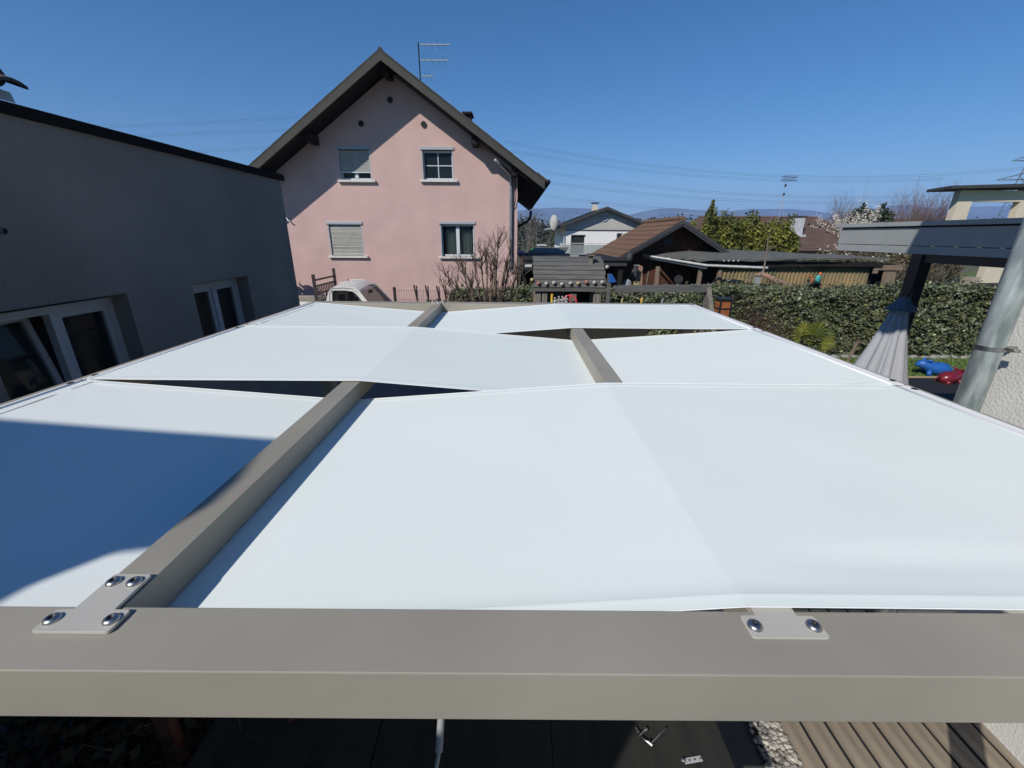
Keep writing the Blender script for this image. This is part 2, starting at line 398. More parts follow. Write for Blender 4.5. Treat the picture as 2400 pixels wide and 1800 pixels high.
# ================================================================ PERGOLA
PX0, PX1, PY0, PY1, PT = -2.055, 1.868, 0.471, 4.372, 2.30
pg = thing('pergola', 'taupe metal pergola seen from above with white canopy strips woven over two inner beams', 'pergola', (0, 2.4, 0))
BW = 0.121; BH = 0.107
box('front_beam', 'taupe', pg, (PX0, PY0, PT - BH), (PX1, PY0 + BW, PT), bevel=.002)
box('back_beam', 'taupe', pg, (PX0, PY1 - BW, PT - BH), (PX1, PY1, PT), bevel=.002)
box('side_beam', 'taupe', pg, (PX0, PY0 + BW + .001, PT - BH), (PX0 + BW, PY1 - BW - .001, PT - .0005), bevel=.002)
box('side_beam', 'taupe', pg, (PX1 - BW, PY0 + BW + .001, PT - BH), (PX1, PY1 - BW - .001, PT - .0005), bevel=.002)
AX0, AX1, CX0, CX1 = -.795, -.712, .440, .525
IB = .080
for a, b in ((AX0, AX1), (CX0, CX1)):
    box('inner_beam', 'taupe', pg, (a, PY0 + BW + .001, PT - IB), (b, PY1 - BW - .001, PT - .0007), bevel=.002)
for x in (PX0, PX1 - BW):
    for y in (PY0, PY1 - BW):
        box('post', 'taupe', pg, (x + .002, y + .002, 0), (x + BW - .002, y + BW - .002, PT - BH - .002))
SEAM = [(.595, 1.848), (1.856, 3.078), (3.088, 4.246)]
XL, XR = -1.985, 1.778
def strip_z(k):
    over = PT + .0055; under = PT - IB - .006; e = PT + .003
    if k % 2 == 0: A, B = under, over
    else: A, B = over, under
    pa = [(XL, e), (AX0 - .004, A), (AX1 + .004, A), (CX0 - .004, B), (CX1 + .004, B), (XR, e)]
    return pa
def interp(pa, x):
    for (x0, z0), (x1, z1) in zip(pa[:-1], pa[1:]):
        if x <= x1: return z0 + (z1 - z0) * (x - x0) / (x1 - x0)
    return pa[-1][1]
def sail_z(k, pa, x, y, y0, y1):
    z = interp(pa, x); t = (y - y0) / (y1 - y0)
    bay = 0
    for a, b in ((XL, AX0), (AX1, CX0), (CX1, XR)):
        if a < x < b: bay = math.sin(PI * (x - a) / (b - a))
    z -= .0045 * bay * math.sin(PI * t)
    z += .0012 * bay * math.sin(9 * t + 2 * x + k) * math.sin(PI * t)
    z += .0009 * math.sin(11 * x + 3 * y + k) * math.sin(8 * y - 4 * x + 2 * k) * math.sin(PI * t) * bay
    # gathers fanning out of the side clamps
    for ex in (XL, XR):
        for ey, sgn in ((y0, 1), (y1, -1)):
            dx = abs(x - ex); dy = (y - ey) * sgn
            if dx < .5 and dy < .4:
                ang = math.atan2(dy, dx + .02); rr = math.hypot(dx, dy)
                z += .0022 * math.sin(13 * ang + k) * math.exp(-(rr / .22) ** 2) * min(1, dx / .05)
    if k == 0:
        z += .002 * math.exp(-((y - .60) / .035) ** 2) * math.exp(-((x - .52) / .42) ** 2)
        z -= .006 * math.exp(-((y - .715) / .035) ** 2) * math.exp(-((x - .85) / .42) ** 2) * min(1, abs(x - .4825) / .25)
    for ey in (y0 + .03, y1 - .03): z += .0011 * max(0, 1 - abs(y - ey) / .005)
    return z
def ease(t):  # denser rows near both edges
    return t
for k, (y0, y1) in enumerate(SEAM):
    pa = strip_z(k)
    xs = sorted(set(np.linspace(XL, XR, 150).tolist() + [p[0] for p in pa] + [p[0] + e for p in pa for e in (-.004, .004)])); xs = [x for x in xs if XL <= x <= XR]
    ys = sorted(set(np.linspace(y0, y1, 40).tolist() + [y0 + .01, y0 + .025, y0 + .03, y0 + .035, y1 - .035, y1 - .03, y1 - .025, y1 - .01]))
    mb = MB()
    for y in ys:
        for x in xs: mb.v.append((x, y, sail_z(k, pa, x, y, y0, y1)))
    n = len(xs)
    for j in range(len(ys) - 1):
        for i in range(n - 1):
            mb.f.append((j * n + i, j * n + i + 1, (j + 1) * n + i + 1, (j + 1) * n + i)); mb.mi.append(0)
    s = mb.build('canopy_strip', 'sail', pg, smooth=True)
    lab(s, ['nearest wide white canopy strip, under the left inner beam and over the right one', 'middle white canopy strip, over the left inner beam and under the right one', 'farthest white canopy strip next to the back beam'][k])
    for y in (y0, y1):
        MB().tube([(x, y, sail_z(k, pa, x, y, y0, y1)) for x in xs[::2] + [xs[-1]]], .0016, 6).build('hem', 'hem', s, smooth=True)
    # clamp rail on each side beam: flat band, groove, rolled keder
    for side in (0, 1):
        o_, i_ = (PX0 + .042, XL) if side == 0 else (PX1 - .030, XR)
        sg = 1 if side == 0 else -1
        yy0 = y0 + .004; yy1 = y1 - .004
        mid = o_ + sg * abs(i_ - o_) * .55
        r = MB().box((o_, yy0, PT), (mid - sg * .003, yy1, PT + .005)); r.box((mid + sg * .003, yy0, PT), (i_ - sg * .007, yy1, PT + .0035))
        rl = r.build('edge_rail', 'hem', s, bevel=.0015)
        MB().tube([(i_ - sg * .001, y, PT + .0035) for y in (yy0, yy1)], .0048, 8).build('keder_roll', 'hem', s, smooth=True)
        for yc in ((y0 + .058, y1 - .058) if 0 < k < 2 else ((y1 - .052,) if k == 0 else (y0 + .052,))):
            c = MB().ell((o_ + sg * .010, yc, PT + .0052), (.013, .015, .004), 12, 3, 0, PI / 2)
            c.build('clip', 'darkhole', s, smooth=True)
box('back_panel', 'taupe', pg, (-.55, PY1 - .07, 1.72), (1.40, PY1 - .05, PT - BH - .002))
# T brackets
def tplate(name, xb0, xb1, yn, ym, xs0, xs1, yf, z0, z1, flip=False):
    P = [(xb0, yn), (xb1, yn), (xb1, ym), (xs1, ym), (xs1, yf), (xs0, yf), (xs0, ym), (xb0, ym)]
    R = .007; out = []
    for i, p in enumerate(P):
        p0 = Vector(P[i - 1]); p1 = Vector(p); p2 = Vector(P[(i + 1) % len(P)])
        u = (p0 - p1).normalized(); w = (p2 - p1).normalized()
        r = R if i not in (3, 6) else .002
        for q in range(5):
            t = q / 4; a = p1 + u * r; b = p1 + w * r
            out.append(tuple(a * (1 - t) ** 2 + p1 * 2 * t * (1 - t) + b * t * t))
    if flip: out = out[::-1]
    return MB().hexa([(x, y, z0) for x, y in out], [(x, y, z1) for x, y in out]).build(name, 'plate', pg, bevel=.0008, weld=True)
def bolt(par, x, y, z, r=.0130):
    h = MB(); i0 = 0
    prof = [(r, 0), (r * .99, .002), (r * .90, .0045), (r * .68, .0066), (r * .40, .0074)]
    n = 20
    for rr_, zz in prof:
        for a in range(n): h.v.append((x + rr_ * math.cos(2 * PI * a / n), y + rr_ * math.sin(2 * PI * a / n), z + zz))
    for j in range(len(prof) - 1):
        for a in range(n): h.f.append((j * n + a, j * n + (a + 1) % n, (j + 1) * n + (a + 1) % n, (j + 1) * n + a)); h.mi.append(0)
    k = len(h.v)
    for a in range(n): h.v.append((x + r * .36 * math.cos(2 * PI * a / n), y + r * .36 * math.sin(2 * PI * a / n), z + .0040))
    h.cur = 1
    for a in range(n): h.f.append(((4) * n + a, 4 * n + (a + 1) % n, k + (a + 1) % n, k + a)); h.mi.append(1)
    h.f.append(tuple(k + a for a in range(n))); h.mi.append(1)
    return h.build('bolt', ['steel', 'darkhole'], par, smooth=True)
ZP0, ZP1 = PT + .0015, PT + .0075
def bracket(cx, yb0, yb1, ystem, z0, z1, lbl, flip=False):
    t = tplate('bracket', cx - .067, cx + .067, yb0, yb1, cx - .037, cx + .037, ystem, z0, z1, flip)
    lab(t, lbl)
    ys = ystem - .022 if not flip else ystem + .022; yb = (yb0 + yb1) / 2
    for dx in (-.052, .052): bolt(t, cx + dx, yb, z1)
    if cx < 0:
        for dx in (-.020, .020): bolt(t, cx + dx, ys, z1)
    return t
bracket(-.7535, .534, .580, .664, ZP0, ZP1, 'pale T bracket with four bolts joining the left inner beam to the front beam')
bracket(.4825, .534, .580, .660, PT + .0005, PT + .004, 'pale T bracket half under the canopy edge on the right inner beam')
bracket(-.7535, PY1 - .06, PY1 - .106, PY1 - .19, ZP0, ZP1, 'pale bolted T bracket on the back beam', flip=True)
bracket(.4825, PY1 - .06, PY1 - .106, PY1 - .19, PT + .0005, PT + .003, 'pale T bracket hidden under the far canopy strip', flip=True)

# ================================================================ GREY HOUSE at left
gh = thing('grey_house', 'grey rendered house in shade with two white framed windows beside the pergola', 'house', (-6, 4, 0))
GX = -3.5; GT = 3.74
fm = lambda a, z, d: (GX - d, a, z)
ops = [(2.72, 3.858, 1.4, 2.435), (4.67, 5.69, 1.4, 2.425)]
wb = wall(MB(), fm, -1.2, 6.95, 0, lambda a: GT, ops, .19)
wb.quad((GX, 6.95, 0), (-10.5, 6.95, 0), (-10.5, 6.95, GT), (GX, 6.95, GT))
wb.quad((-10.5, 6.95, 0), (-10.5, -1.2, 0), (-10.5, -1.2, GT), (-10.5, 6.95, GT)); wb.quad((GX, -1.2, 0), (GX, -1.2, GT), (-10.5, -1.2, GT), (-10.5, -1.2, 0))
wb.build('wall', 'greywall', gh)
rf = MB().box((-10.6, -1.3, GT + .002), (GX + .035, 7.0, GT + .05)).build('roof', 'black', gh)
MB().beam((GX + .012, -1.3, GT + .02), (GX + .012, 7.02, GT + .0), .05, .07).build('roof_edge', 'black', rf)
def greywin(a0, a1, z0, z1, tilt):
    X = GX - .165
    w = MB()
    w.box((X - .05, a0, z1 - .055), (X + .012, a1, z1)); w.box((X - .05, a0, z0), (X + .012, a1, z0 + .06))
    w.box((X - .05, a0, z0 + .06), (X + .012, a0 + .05, z1 - .055)); w.box((X - .05, a1 - .05, z0 + .06), (X + .012, a1, z1 - .055))
    mid = (a0 + a1) / 2 + .03
    w.box((X - .045, mid - .03, z0 + .06), (X + .02, mid + .03, z1 - .055))
    wd = w.build('window', 'alu', gh, bevel=.004)
    box('lintel_cover', 'plate' if tilt else 'jamb', wd, (X - .02, a0 + .001, z1 - .052), (X + .016, a1 - .001, z1 - .004)) if False else None
    for q, (b0, b1) in enumerate(((a0 + .05, mid - .03), (mid + .03, a1 - .05))):
        s = MB(); F = .045
        zt, zb = z1 - .06, z0 + .065
        tl = .16 if (tilt and q == 0) else 0.0
        def T(y, z, d=0): return (X - .002 - d - tl * (z - zb) / (zt - zb), y, z)
        for (y0, y1, za, zc) in ((b0, b1, zt - F, zt), (b0, b1, zb, zb + F), (b0, b0 + F, zb + F, zt - F), (b1 - F, b1, zb + F, zt - F)):
            s.hexa([T(y0, za, .04), T(y1, za, .04), T(y1, za), T(y0, za)], [T(y0, zc, .04), T(y1, zc, .04), T(y1, zc), T(y0, zc)])
        cs = s.build('casement', 'alu', gh)
        MB().quad(T(b0 + F, zb + F, .02), T(b1 - F, zb + F, .02), T(b1 - F, zt - F, .02), T(b0 + F, zt - F, .02)).build('pane', 'glass', cs)
        if tl: lab(cs, 'left casement tilted inwards')
    MB().box((X - .5, a0 - .05, z0 - .05), (X - .06 if not tilt else X - .26, a1 + .05, z1 + .02)).build('dark_room', 'dark', gh)
    box('sill', 'jamb', gh, (GX - .18, a0 + .002, z0 - .03), (GX + .03, a1 - .002, z0 + .012))
greywin(2.72, 3.858, 1.4, 2.40, True)
greywin(4.67, 5.69, 1.4, 2.40, False)
sp = MB().tube([(GX - .05, 2.96, 2.965), (GX + .045, 2.985, 2.962), (GX + .085, 3.0, 2.955)], .024, 12).build('overflow_spout', 'jamb', gh, smooth=2)
MB().tube([(GX + .083, 2.9992, 2.9553), (GX + .0872, 3.0010, 2.9546)], .019, 12).build('spout_hole', 'black', sp)

# tiled roof corner peeping at the top left
th = thing('tiled_house', 'corner of a dark tiled roof with white board over the grey wall, upper left', 'house', (-8.0, 3.0, 0))
box('wall', 'white_rend', th, (-9.5, 1.4, 3.79), (-4.75, 4.0, 4.10))
MB().hexa([(-9, 1.4, 5.52), (-4.27, 1.4, 3.99), (-4.27, 4.19, 3.99), (-9, 4.19, 5.52)], [(-9, 1.4, 5.60), (-4.29, 1.4, 4.07), (-4.29, 4.19, 4.07), (-9, 4.19, 5.60)]).build('soffit_board', 'white_rend', th)
tm = MB()
prof = [(0, .0), (.05, .012), (.10, .03), (.16, .04), (.22, .03), (.27, .008)]
for i in range(len(prof) - 1):
    (a, h), (a2, h2) = prof[i], prof[i + 1]
    tm.hexa([(.40, a, h - .13), (0, a, h), (0, a2, h2), (.40, a2, h2 - .13)], [(.40, a, h - .105), (0, a, h + .018), (0, a2, h2 + .018), (.40, a2, h2 - .105)])
tmesh = mesh_only(tm, 'roof_tile', 'rooftile')
for i in range(12):
    for j in range(10):
        place(tmesh, 'roof_tile', th, (-4.50 - i * .36 + random.uniform(-.01, .01), 1.47 + j * .27, 4.205 + i * .112), (0, 0, random.uniform(-.02, .02)))
MB().tube([(-9, 4.10, 5.66), (-4.27, 4.10, 4.16)], [.075, .075], 12).build('verge_tile', 'rooftile', th, smooth=2)

# ================================================================ PINK HOUSE
ph = thing('pink_house', 'pink rendered gable house with dark roof and four windows facing the pergola', 'house', (-3.5, 14.5, 0))
WX0, WX1, WY0, WY1 = -7.55, .135, 14.5, 25.4
AX, AZ = -3.605, 7.705          # ridge line, outer top
SL = 0.695
EZ = lambda x: AZ - .30 - SL * abs(x - AX)
pops = [(-5.40, -4.42, 4.55, 5.40), (-2.83, -1.86, 4.57, 5.40), (-6.0, -4.90, 2.285, 3.25), (-2.36, -1.25, 2.285, 3.28)]
fmp = lambda a, z, d: (a, WY0 + d, z)
w = wall(MB(), fmp, WX0, WX1, -.02, EZ, pops, .17, brk=(AX,))
w.quad((WX1, WY0, -.02), (WX1, WY1, -.02), (WX1, WY1, EZ(WX1)), (WX1, WY0, EZ(WX1)))
w.quad((WX0, WY1, -.02), (WX0, WY0, -.02), (WX0, WY0, EZ(WX0)), (WX0, WY1, EZ(WX0)))
w.quad((WX1, WY1, -.02), (WX0, WY1, -.02), (WX0, WY1, EZ(WX0)), (AX, WY1, EZ(AX)), (WX1, WY1, EZ(WX1)))
w.build('wall', 'pink', ph)
RY0, RY1 = 13.6, 26.2
XR_, XL_ = .925, -8.2
rz = lambda x, o=0: AZ - o - SL * abs(x - AX)
roof = MB()
for xe in (XL_, XR_):
    roof.hexa([(AX, RY0 + .03, rz(AX, .26)), (xe, RY0 + .03, rz(xe, .26)), (xe, RY1, rz(xe, .26)), (AX, RY1, rz(AX, .26))],
              [(AX, RY0 + .03, rz(AX, .10)), (xe, RY0 + .03, rz(xe, .10)), (xe, RY1, rz(xe, .10)), (AX, RY1, rz(AX, .10))])
roof.build('soffit', 'soffit', ph)
rt = MB()
for xe in (XL_ - .04, XR_ + .06):
    n = 14
    for i in range(n):     # overlapping courses, stepped
        a = AX + (xe - AX) * i / n; b = AX + (xe - AX) * (i + 1) / n
        rt.hexa([(a, RY0 - .03, rz(a, .10)), (b, RY0 - .03, rz(b, .10)), (b, RY1 + .05, rz(b, .10)), (a, RY1 + .05, rz(a, .10))],
                [(a, RY0 - .03, rz(a, .055)), (b, RY0 - .03, rz(b, .045)), (b, RY1 + .05, rz(b, .045)), (a, RY1 + .05, rz(a, .055))])
rfo = rt.build('roof', 'rooftile', ph)
# scalloped eave tile ends along the right gutter
sc = MB()
for j in range(40):
    y = RY0 + .1 + j * .32
    sc.tube([(XR_ - .25, y, rz(XR_ - .25, .05)), (XR_ + .10, y, rz(XR_ + .10, .05))], .05, 6)
stuff(sc.build('eave_tiles', 'rooftile', rfo))
MB().tube([(AX, RY0 - .02, AZ - .075), (AX, RY1, AZ - .075)], .06, 8).build('ridge_cap', 'rooftile', rfo)
for xe, l in ((XL_, 'left'), (XR_, 'right')):
    MB().hexa([(AX, RY0 - .03, rz(AX, .32)), (xe, RY0 - .03, rz(xe, .32)), (xe, RY0 + .03, rz(xe, .32)), (AX, RY0 + .03, rz(AX, .32))],
              [(AX, RY0 - .03, rz(AX, .085)), (xe, RY0 - .03, rz(xe, .085)), (xe, RY0 + .03, rz(xe, .085)), (AX, RY0 + .03, rz(AX, .085))]).build('bargeboard', 'barge', ph)
for x, dz in ((AX, .02), (-6.0, 0), (-1.15, 0), (WX0 + .12, 0), (WX1 - .12, 0)):
    z = rz(x, .28) - .02
    MB().box((x - .08, RY0 + .25, z - .24), (x + .08, WY0 + .02, z)).build('purlin', 'soffit', ph)
MB().beam((AX + .3, 13.95, rz(AX + .3, .36)), (XR_ - .5, 13.95, rz(XR_ - .5, .36)), .05, .06).build('soffit_batten', 'barge', ph)
MB().tube([(XR_ + .10, RY0 - .03, rz(XR_, .12)), (XR_ + .10, RY1, rz(XR_, .12))], .065, 8).build('gutter', 'soffit', ph, smooth=True)
MB().tube([(XR_ + .10, RY0 + .02, rz(XR_, .10) - .05), (XR_ + .07, RY0 + .08, rz(XR_, .1) - .3), (XR_ - .1, 13.6, rz(XR_, .1) - .52), (WX1 + .1, 14.35, rz(XR_, .1) - .85), (WX1 + .06, 14.6, rz(XR_, .1) - .95)], .04, 8).build('gutter_outlet', 'soffit', ph, smooth=True) if False else None
# outlet hangs from the far gutter end
MB().tube([(XR_ + .08, RY1 - .4, 4.28), (XR_ + .06, RY1 - .4, 3.95), (XR_ - .1, RY1 - .4, 3.72), (WX1 + .08, RY1 - .5, 3.40)], .07, 8).build('gutter_outlet', 'soffit', ph, smooth=True)
# round vents
for (x, z) in ((-3.66, 6.70), (-4.585, 6.085), (-2.708, 6.08)):
    v_ = MB().tube([(x, WY0 - .035, z), (x, WY0 + .03, z)], .085, 18); vo = v_.build('vent', 'barge', ph)
    MB().tube([(x, WY0 - .037, z), (x, WY0 - .0355, z)], .062, 18).build('vent_hole', 'blackhole', vo)
    for dz in (-.03, 0, .03): MB().box((x - .055, WY0 - .042, z + dz - .005), (x + .055, WY0 - .038, z + dz + .005)).build('louvre', 'barge', vo)
# downpipe on the facade
dp = MB().tube([(-.55, 13.85, 5.05), (-.25, 14.2, 4.86), (-.075, 14.42, 4.72), (-.075, 14.44, 4.4), (-.075, 14.44, 1.95), (-.06, 14.44, 1.85), (.12, 14.44, 1.82), (.3, 14.44, 1.80)], .05, 12).build('downpipe', 'tin', ph, smooth=True)
for z in (4.3, 3.2, 2.2): MB().tube([(-.075, 14.44, z), (-.075, 14.44, z + .03)], .058, 12).build('clamp', 'tin', dp)
MB().tube([(.05, 14.44, 4.6), (.09, 14.42, 4.2), (.05, 14.45, 3.85), (-.01, 14.46, 3.75), (-.01, 14.46, 2.3)], .012, 5).build('cable', 'soffit', ph)
MB().tube([(-7.27, 14.5, 3.46), (-7.25, 14.42, 3.44), (-7.2, 14.40, 3.36), (-7.14, 14.40, 3.33)], .022, 6).build('wall_hook', 'sill', ph)
# windows
def pinkwin(a0, a1, z0, z1, boxh, kind):
    sx0, sx1 = a0 - .07, a1 + .12
    s = MB().box((sx0, WY0 - .09, z0 - .065), (sx1, WY0 + .16, z0 + .0)).build('sill', 'sill', ph, bevel=.006)
    box('shutter_box', 'alu', ph, (a0 - .03, WY0 - .035, z1 - .0), (a1 + .03, WY0 + .15, z1 + boxh), bevel=.008)
    for x in (a0, a1): MB().box((x - .0 if x == a0 else x - .03, WY0 + .0, z0), (x + .03 if x == a0 else x, WY0 + .06, z1)).build('shutter_rail', 'alu', ph)
    yf = WY0 + .10
    w = MB(); F = .06
    w.box((a0, yf, z0), (a1, yf + .06, z0 + F)); w.box((a0, yf, z1 - F), (a1, yf + .06, z1)); w.box((a0, yf, z0 + F), (a0 + F, yf + .06, z1 - F)); w.box((a1 - F, yf, z0 + F), (a1, yf + .06, z1 - F))
    xm = (a0 + a1) / 2
    if kind != 'grid': w.box((xm - .055, yf - .01, z0 + F), (xm + .055, yf + .055, z1 - F))
    wf = w.build('window', 'winwhite', ph, bevel=.004)
    if kind == 'grid':
        g_ = MB().box((xm - .012, yf + .02, z0 + F), (xm + .012, yf + .045, z1 - F)); zm = (z0 + z1) / 2
        g_.box((a0 + F, yf + .021, zm - .012), (xm - .0125, yf + .044, zm + .012)); g_.box((xm + .0125, yf + .021, zm - .012), (a1 - F, yf + .044, zm + .012))
        g_.build('glazing_bar', 'winwhite', wf)
        pr = [(a0 + F, a1 - F)]
    else: pr = [(a0 + F, xm - .055), (xm + .055, a1 - F)]
    for b0, b1 in pr: MB().quad((b0, yf + .03, z0 + F), (b1, yf + .03, z0 + F), (b1, yf + .03, z1 - F), (b0, yf + .03, z1 - F)).build('pane', 'glass', wf)
    MB().box((a0 - .1, WY0 + .40, z0 - .1), (a1 + .1, WY0 + .42, z1 + .1)).build('dark_room', 'dark', wf)
    if kind == 'curtain':
        for b0, b1 in ((a0 + .16, xm - .09), (xm + .1, a1 - .12)):
            cv = MB(); n = 26
            for i in range(n):
                x = b0 + (b1 - b0) * i / n; x2 = b0 + (b1 - b0) * (i + 1) / n
                y = yf + .12 + .022 * math.sin(i * 1.35) + .01 * math.sin(i * .6); y2 = yf + .12 + .022 * math.sin((i + 1) * 1.35) + .01 * math.sin((i + 1) * .6)
                cv.quad((x, y, z0 + .07), (x2, y2, z0 + .07), (x2, y2, z1 - .05), (x, y, z1 - .05))
            cv.build('curtain', 'curtain', wf)
    if kind in ('half', 'shut'):
        zb = z0 + .24 if kind == 'half' else z0 + .005
        n = int((z1 - zb) / .042)
        sl = MB()
        for i in range(n):
            za = zb + i * .042; gap = .006
            if kind == 'shut' and i in (2, 4, 5, 7, 9, 12, 15): gap = .011
            t = random.uniform(-.003, .003)
            sl.hexa([(a0 + .03, WY0 + .045 + t, za), (a1 - .03, WY0 + .045 - t, za), (a1 - .03, WY0 + .058, za), (a0 + .03, WY0 + .058, za)],
                    [(a0 + .03, WY0 + .036 + t, za + .021), (a1 - .03, WY0 + .036 - t, za + .021), (a1 - .03, WY0 + .058, za + .021), (a0 + .03, WY0 + .058, za + .021)])
            sl.hexa([(a0 + .03, WY0 + .036 + t, za + .021), (a1 - .03, WY0 + .036 - t, za + .021), (a1 - .03, WY0 + .058, za + .021), (a0 + .03, WY0 + .058, za + .021)],
                    [(a0 + .03, WY0 + .047 + t, za + .042 - gap), (a1 - .03, WY0 + .047 - t, za + .042 - gap), (a1 - .03, WY0 + .058, za + .042 - gap), (a0 + .03, WY0 + .058, za + .042 - gap)])
        so = sl.build('roller_shutter', 'shutter' if kind == 'shut' else 'shutter2', ph)
        lab(so, 'fully closed beige roller shutter' if kind == 'shut' else 'roller shutter lowered most of the way')
        if kind == 'half': box('bottom_rail', 'winwhite', so, (a0 + .03, WY0 + .03, zb - .03), (a1 - .03, WY0 + .065, zb - .003))
for o_, k_ in zip(pops, ('half', 'grid', 'shut', 'curtain')): pinkwin(*o_, .085, k_)
# chimney and aerial behind the right slope
chz = MB().box((-1.68, 16.4, 5.9), (-1.46, 16.9, 6.80)); chz.box((-1.74, 16.32, 6.80), (-1.40, 16.98, 6.86)); chz.build('chimney', 'soffit', ph)
a0_, a1_ = (-3.206, 17, 7.972), (-3.245, 17, 9.004)
ae = MB().tube([(a0_[0], 17, a0_[2] - .8), (a0_[0], 17, a1_[2])], .022, 6).build('aerial', 'soffit', ph)
ax = a0_[0]
for zz, L_, side in ((a1_[2] - .06, 1.05, 1), (a1_[2] - .50, 1.0, 1), (a1_[2] - .95, .42, 1)):
    MB().box((ax + .05, 16.98, zz - .014), (ax + .05 + L_ * .95, 17.02, zz + .014)).build('aerial_boom', 'alu', ae)
    e = MB()
    for i in range(4 if L_ > .5 else 2):
        x = ax + .2 + i * (L_ / 4.6 if L_ > .5 else .13); e.tube([(x - .03, 16.8, zz + .09), (x + .03, 17.2, zz - .07)], .005, 4)
    e.build('dipole', 'alu', ae)

# ================================================================ PICKUP
tk = thing('pickup_truck', 'white flatbed pickup with dark slatted ladder rack parked before the pink house', 'pickup', (-4.6, 11.2, 0))
def ty(z):  # half width of cab at height z
    return .80 if z < 1.15 else .80 - (z - 1.15) * .22
YC = 11.25
def sidept(x, z, s, inset=0): return (x, YC - s * (ty(z) - inset), z)
outer = [(-4.66, .55), (-4.66, 1.15), (-4.60, 1.50), (-4.52, 1.66), (-4.40, 1.735), (-4.1, 1.755), (-3.92, 1.725), (-3.80, 1.64), (-3.63, 1.42), (-3.44, 1.15), (-3.30, 1.08), (-3.30, .55)]
inner = [(-4.46, 1.10), (-4.46, 1.15), (-4.46, 1.45), (-4.455, 1.62), (-4.38, 1.632), (-4.12, 1.63), (-3.96, 1.61), (-3.88, 1.55), (-3.74, 1.38), (-3.62, 1.17), (-3.60, 1.12), (-3.62, 1.10)]
for s_ in (1, -1):
    d_ = MB(); d_.ring([sidept(x, z, s_) for x, z in outer], [sidept(x, z, s_, .012) for x, z in inner])
    d_.build('cab_side', 'truck', tk, smooth=False)
    MB().quad(*[sidept(x, z, s_, .03) for x, z in inner]).build('side_window', 'carglass', tk)
    tr_ = MB().tube([sidept(x, z, s_, -.002) for x, z in inner[1:11]], .011, 5).build('window_seal', 'rubber', tk)
    MB().tube([sidept(x, z, s_, -.001) for x, z in ((-4.54, .6), (-4.54, 1.3), (-4.53, 1.55), (-4.46, 1.685), (-4.2, 1.70), (-3.95, 1.68), (-3.84, 1.60))], .004, 4).build('door_seam', 'rubber', tk)
# roof, rear, windshield surround
top = outer[1:8]; rb = MB(); nn = 8
grid = []
for x, z in top:
    row = []
    for k in range(nn + 1):
        t = -1 + 2 * k / nn; row.append((x, YC + t * ty(z), z + .055 * (1 - t * t) * (1 if z > 1.6 else 0)))
    grid.append(row)
for i in range(len(grid) - 1):
    for k in range(nn): rb.quad(grid[i][k], grid[i][k + 1], grid[i + 1][k + 1], grid[i + 1][k])
rb.build('roof', 'truck', tk, smooth=True, weld=True)
for y in (-.32, .32):
    MB().tube([(-4.42, YC + y, 1.79), (-4.1, YC + y, 1.812), (-3.95, YC + y, 1.785)], .010, 5).build('roof_rib', 'truck', tk)
MB().ell((-4.33, YC + .1, 1.81), (.012, .012, .05), 6, 4).build('aerial_stub', 'rubber', tk)
wo = [(-3.80, YC - ty(1.64), 1.64), (-3.80, YC + ty(1.64), 1.64), (-3.36, YC + ty(1.1), 1.10), (-3.36, YC - ty(1.1), 1.10)]
wi = [(-3.785, YC - ty(1.6) + .05, 1.615), (-3.785, YC + ty(1.6) - .05, 1.615), (-3.40, YC + ty(1.1) - .06, 1.13), (-3.40, YC - ty(1.1) + .06, 1.13)]
MB().ring(wo, wi).build('windscreen_frame', 'truck', tk)
MB().quad(*wi).build('windscreen', 'carglass', tk)
MB().box((-3.78, YC - .1, 1.50), (-3.72, YC + .12, 1.57)).build('mirror', 'rubber', tk)
for y in (-.36, .36):
    b_ = MB().box((-4.45, YC + y - .22, .8), (-4.28, YC + y + .22, 1.32)); b_.box((-4.43, YC + y - .11, 1.32), (-4.33, YC + y + .11, 1.5)); b_.box((-4.3, YC + y - .22, .75), (-3.9, YC + y + .22, .9)); b_.build('seat', 'dark', tk, bevel=.02)
MB().box((-3.66, YC - .7, .9), (-3.36, YC + .7, 1.10)).build('dashboard', 'plate', tk, bevel=.02)
MB().hexa([(-3.36, YC - .8, .5), (-2.35, YC - .74, .45), (-2.35, YC + .74, .45), (-3.36, YC + .8, .5)], [(-3.36, YC - .78, 1.09), (-2.45, YC - .66, .90), (-2.45, YC + .66, .90), (-3.36, YC + .78, 1.09)]).build('bonnet', 'truck', tk, bevel=.05)
for y in (-.55, .55): MB().ell((-2.39, YC + y, .74), (.06, .12, .09), 10, 6).build('headlight', 'plate', tk, smooth=True)
MB().box((-4.66, YC - .78, .45), (-3.3, YC + .78, .56)).build('sill_panel', 'truck', tk)
MB().box((-7.2, YC - .9, .72), (-4.72, YC + .9, .80)).build('flatbed', 'truck', tk)
for y in (-.9, .87): MB().box((-7.2, YC + y, .80), (-4.8, YC + y + .03, 1.12)).build('side_board', 'truck', tk)
for x in (-6.4, -2.95):
    for y in (-.82, .62):
        wl = MB().tube([(x, YC + y, .33), (x, YC + y + .2, .33)], .33, 20).build('wheel', 'rubber', tk)
        MB().tube([(x, YC + y - .004, .33), (x, YC + y + .204, .33)], .18, 14).build('rim', 'alu', wl)
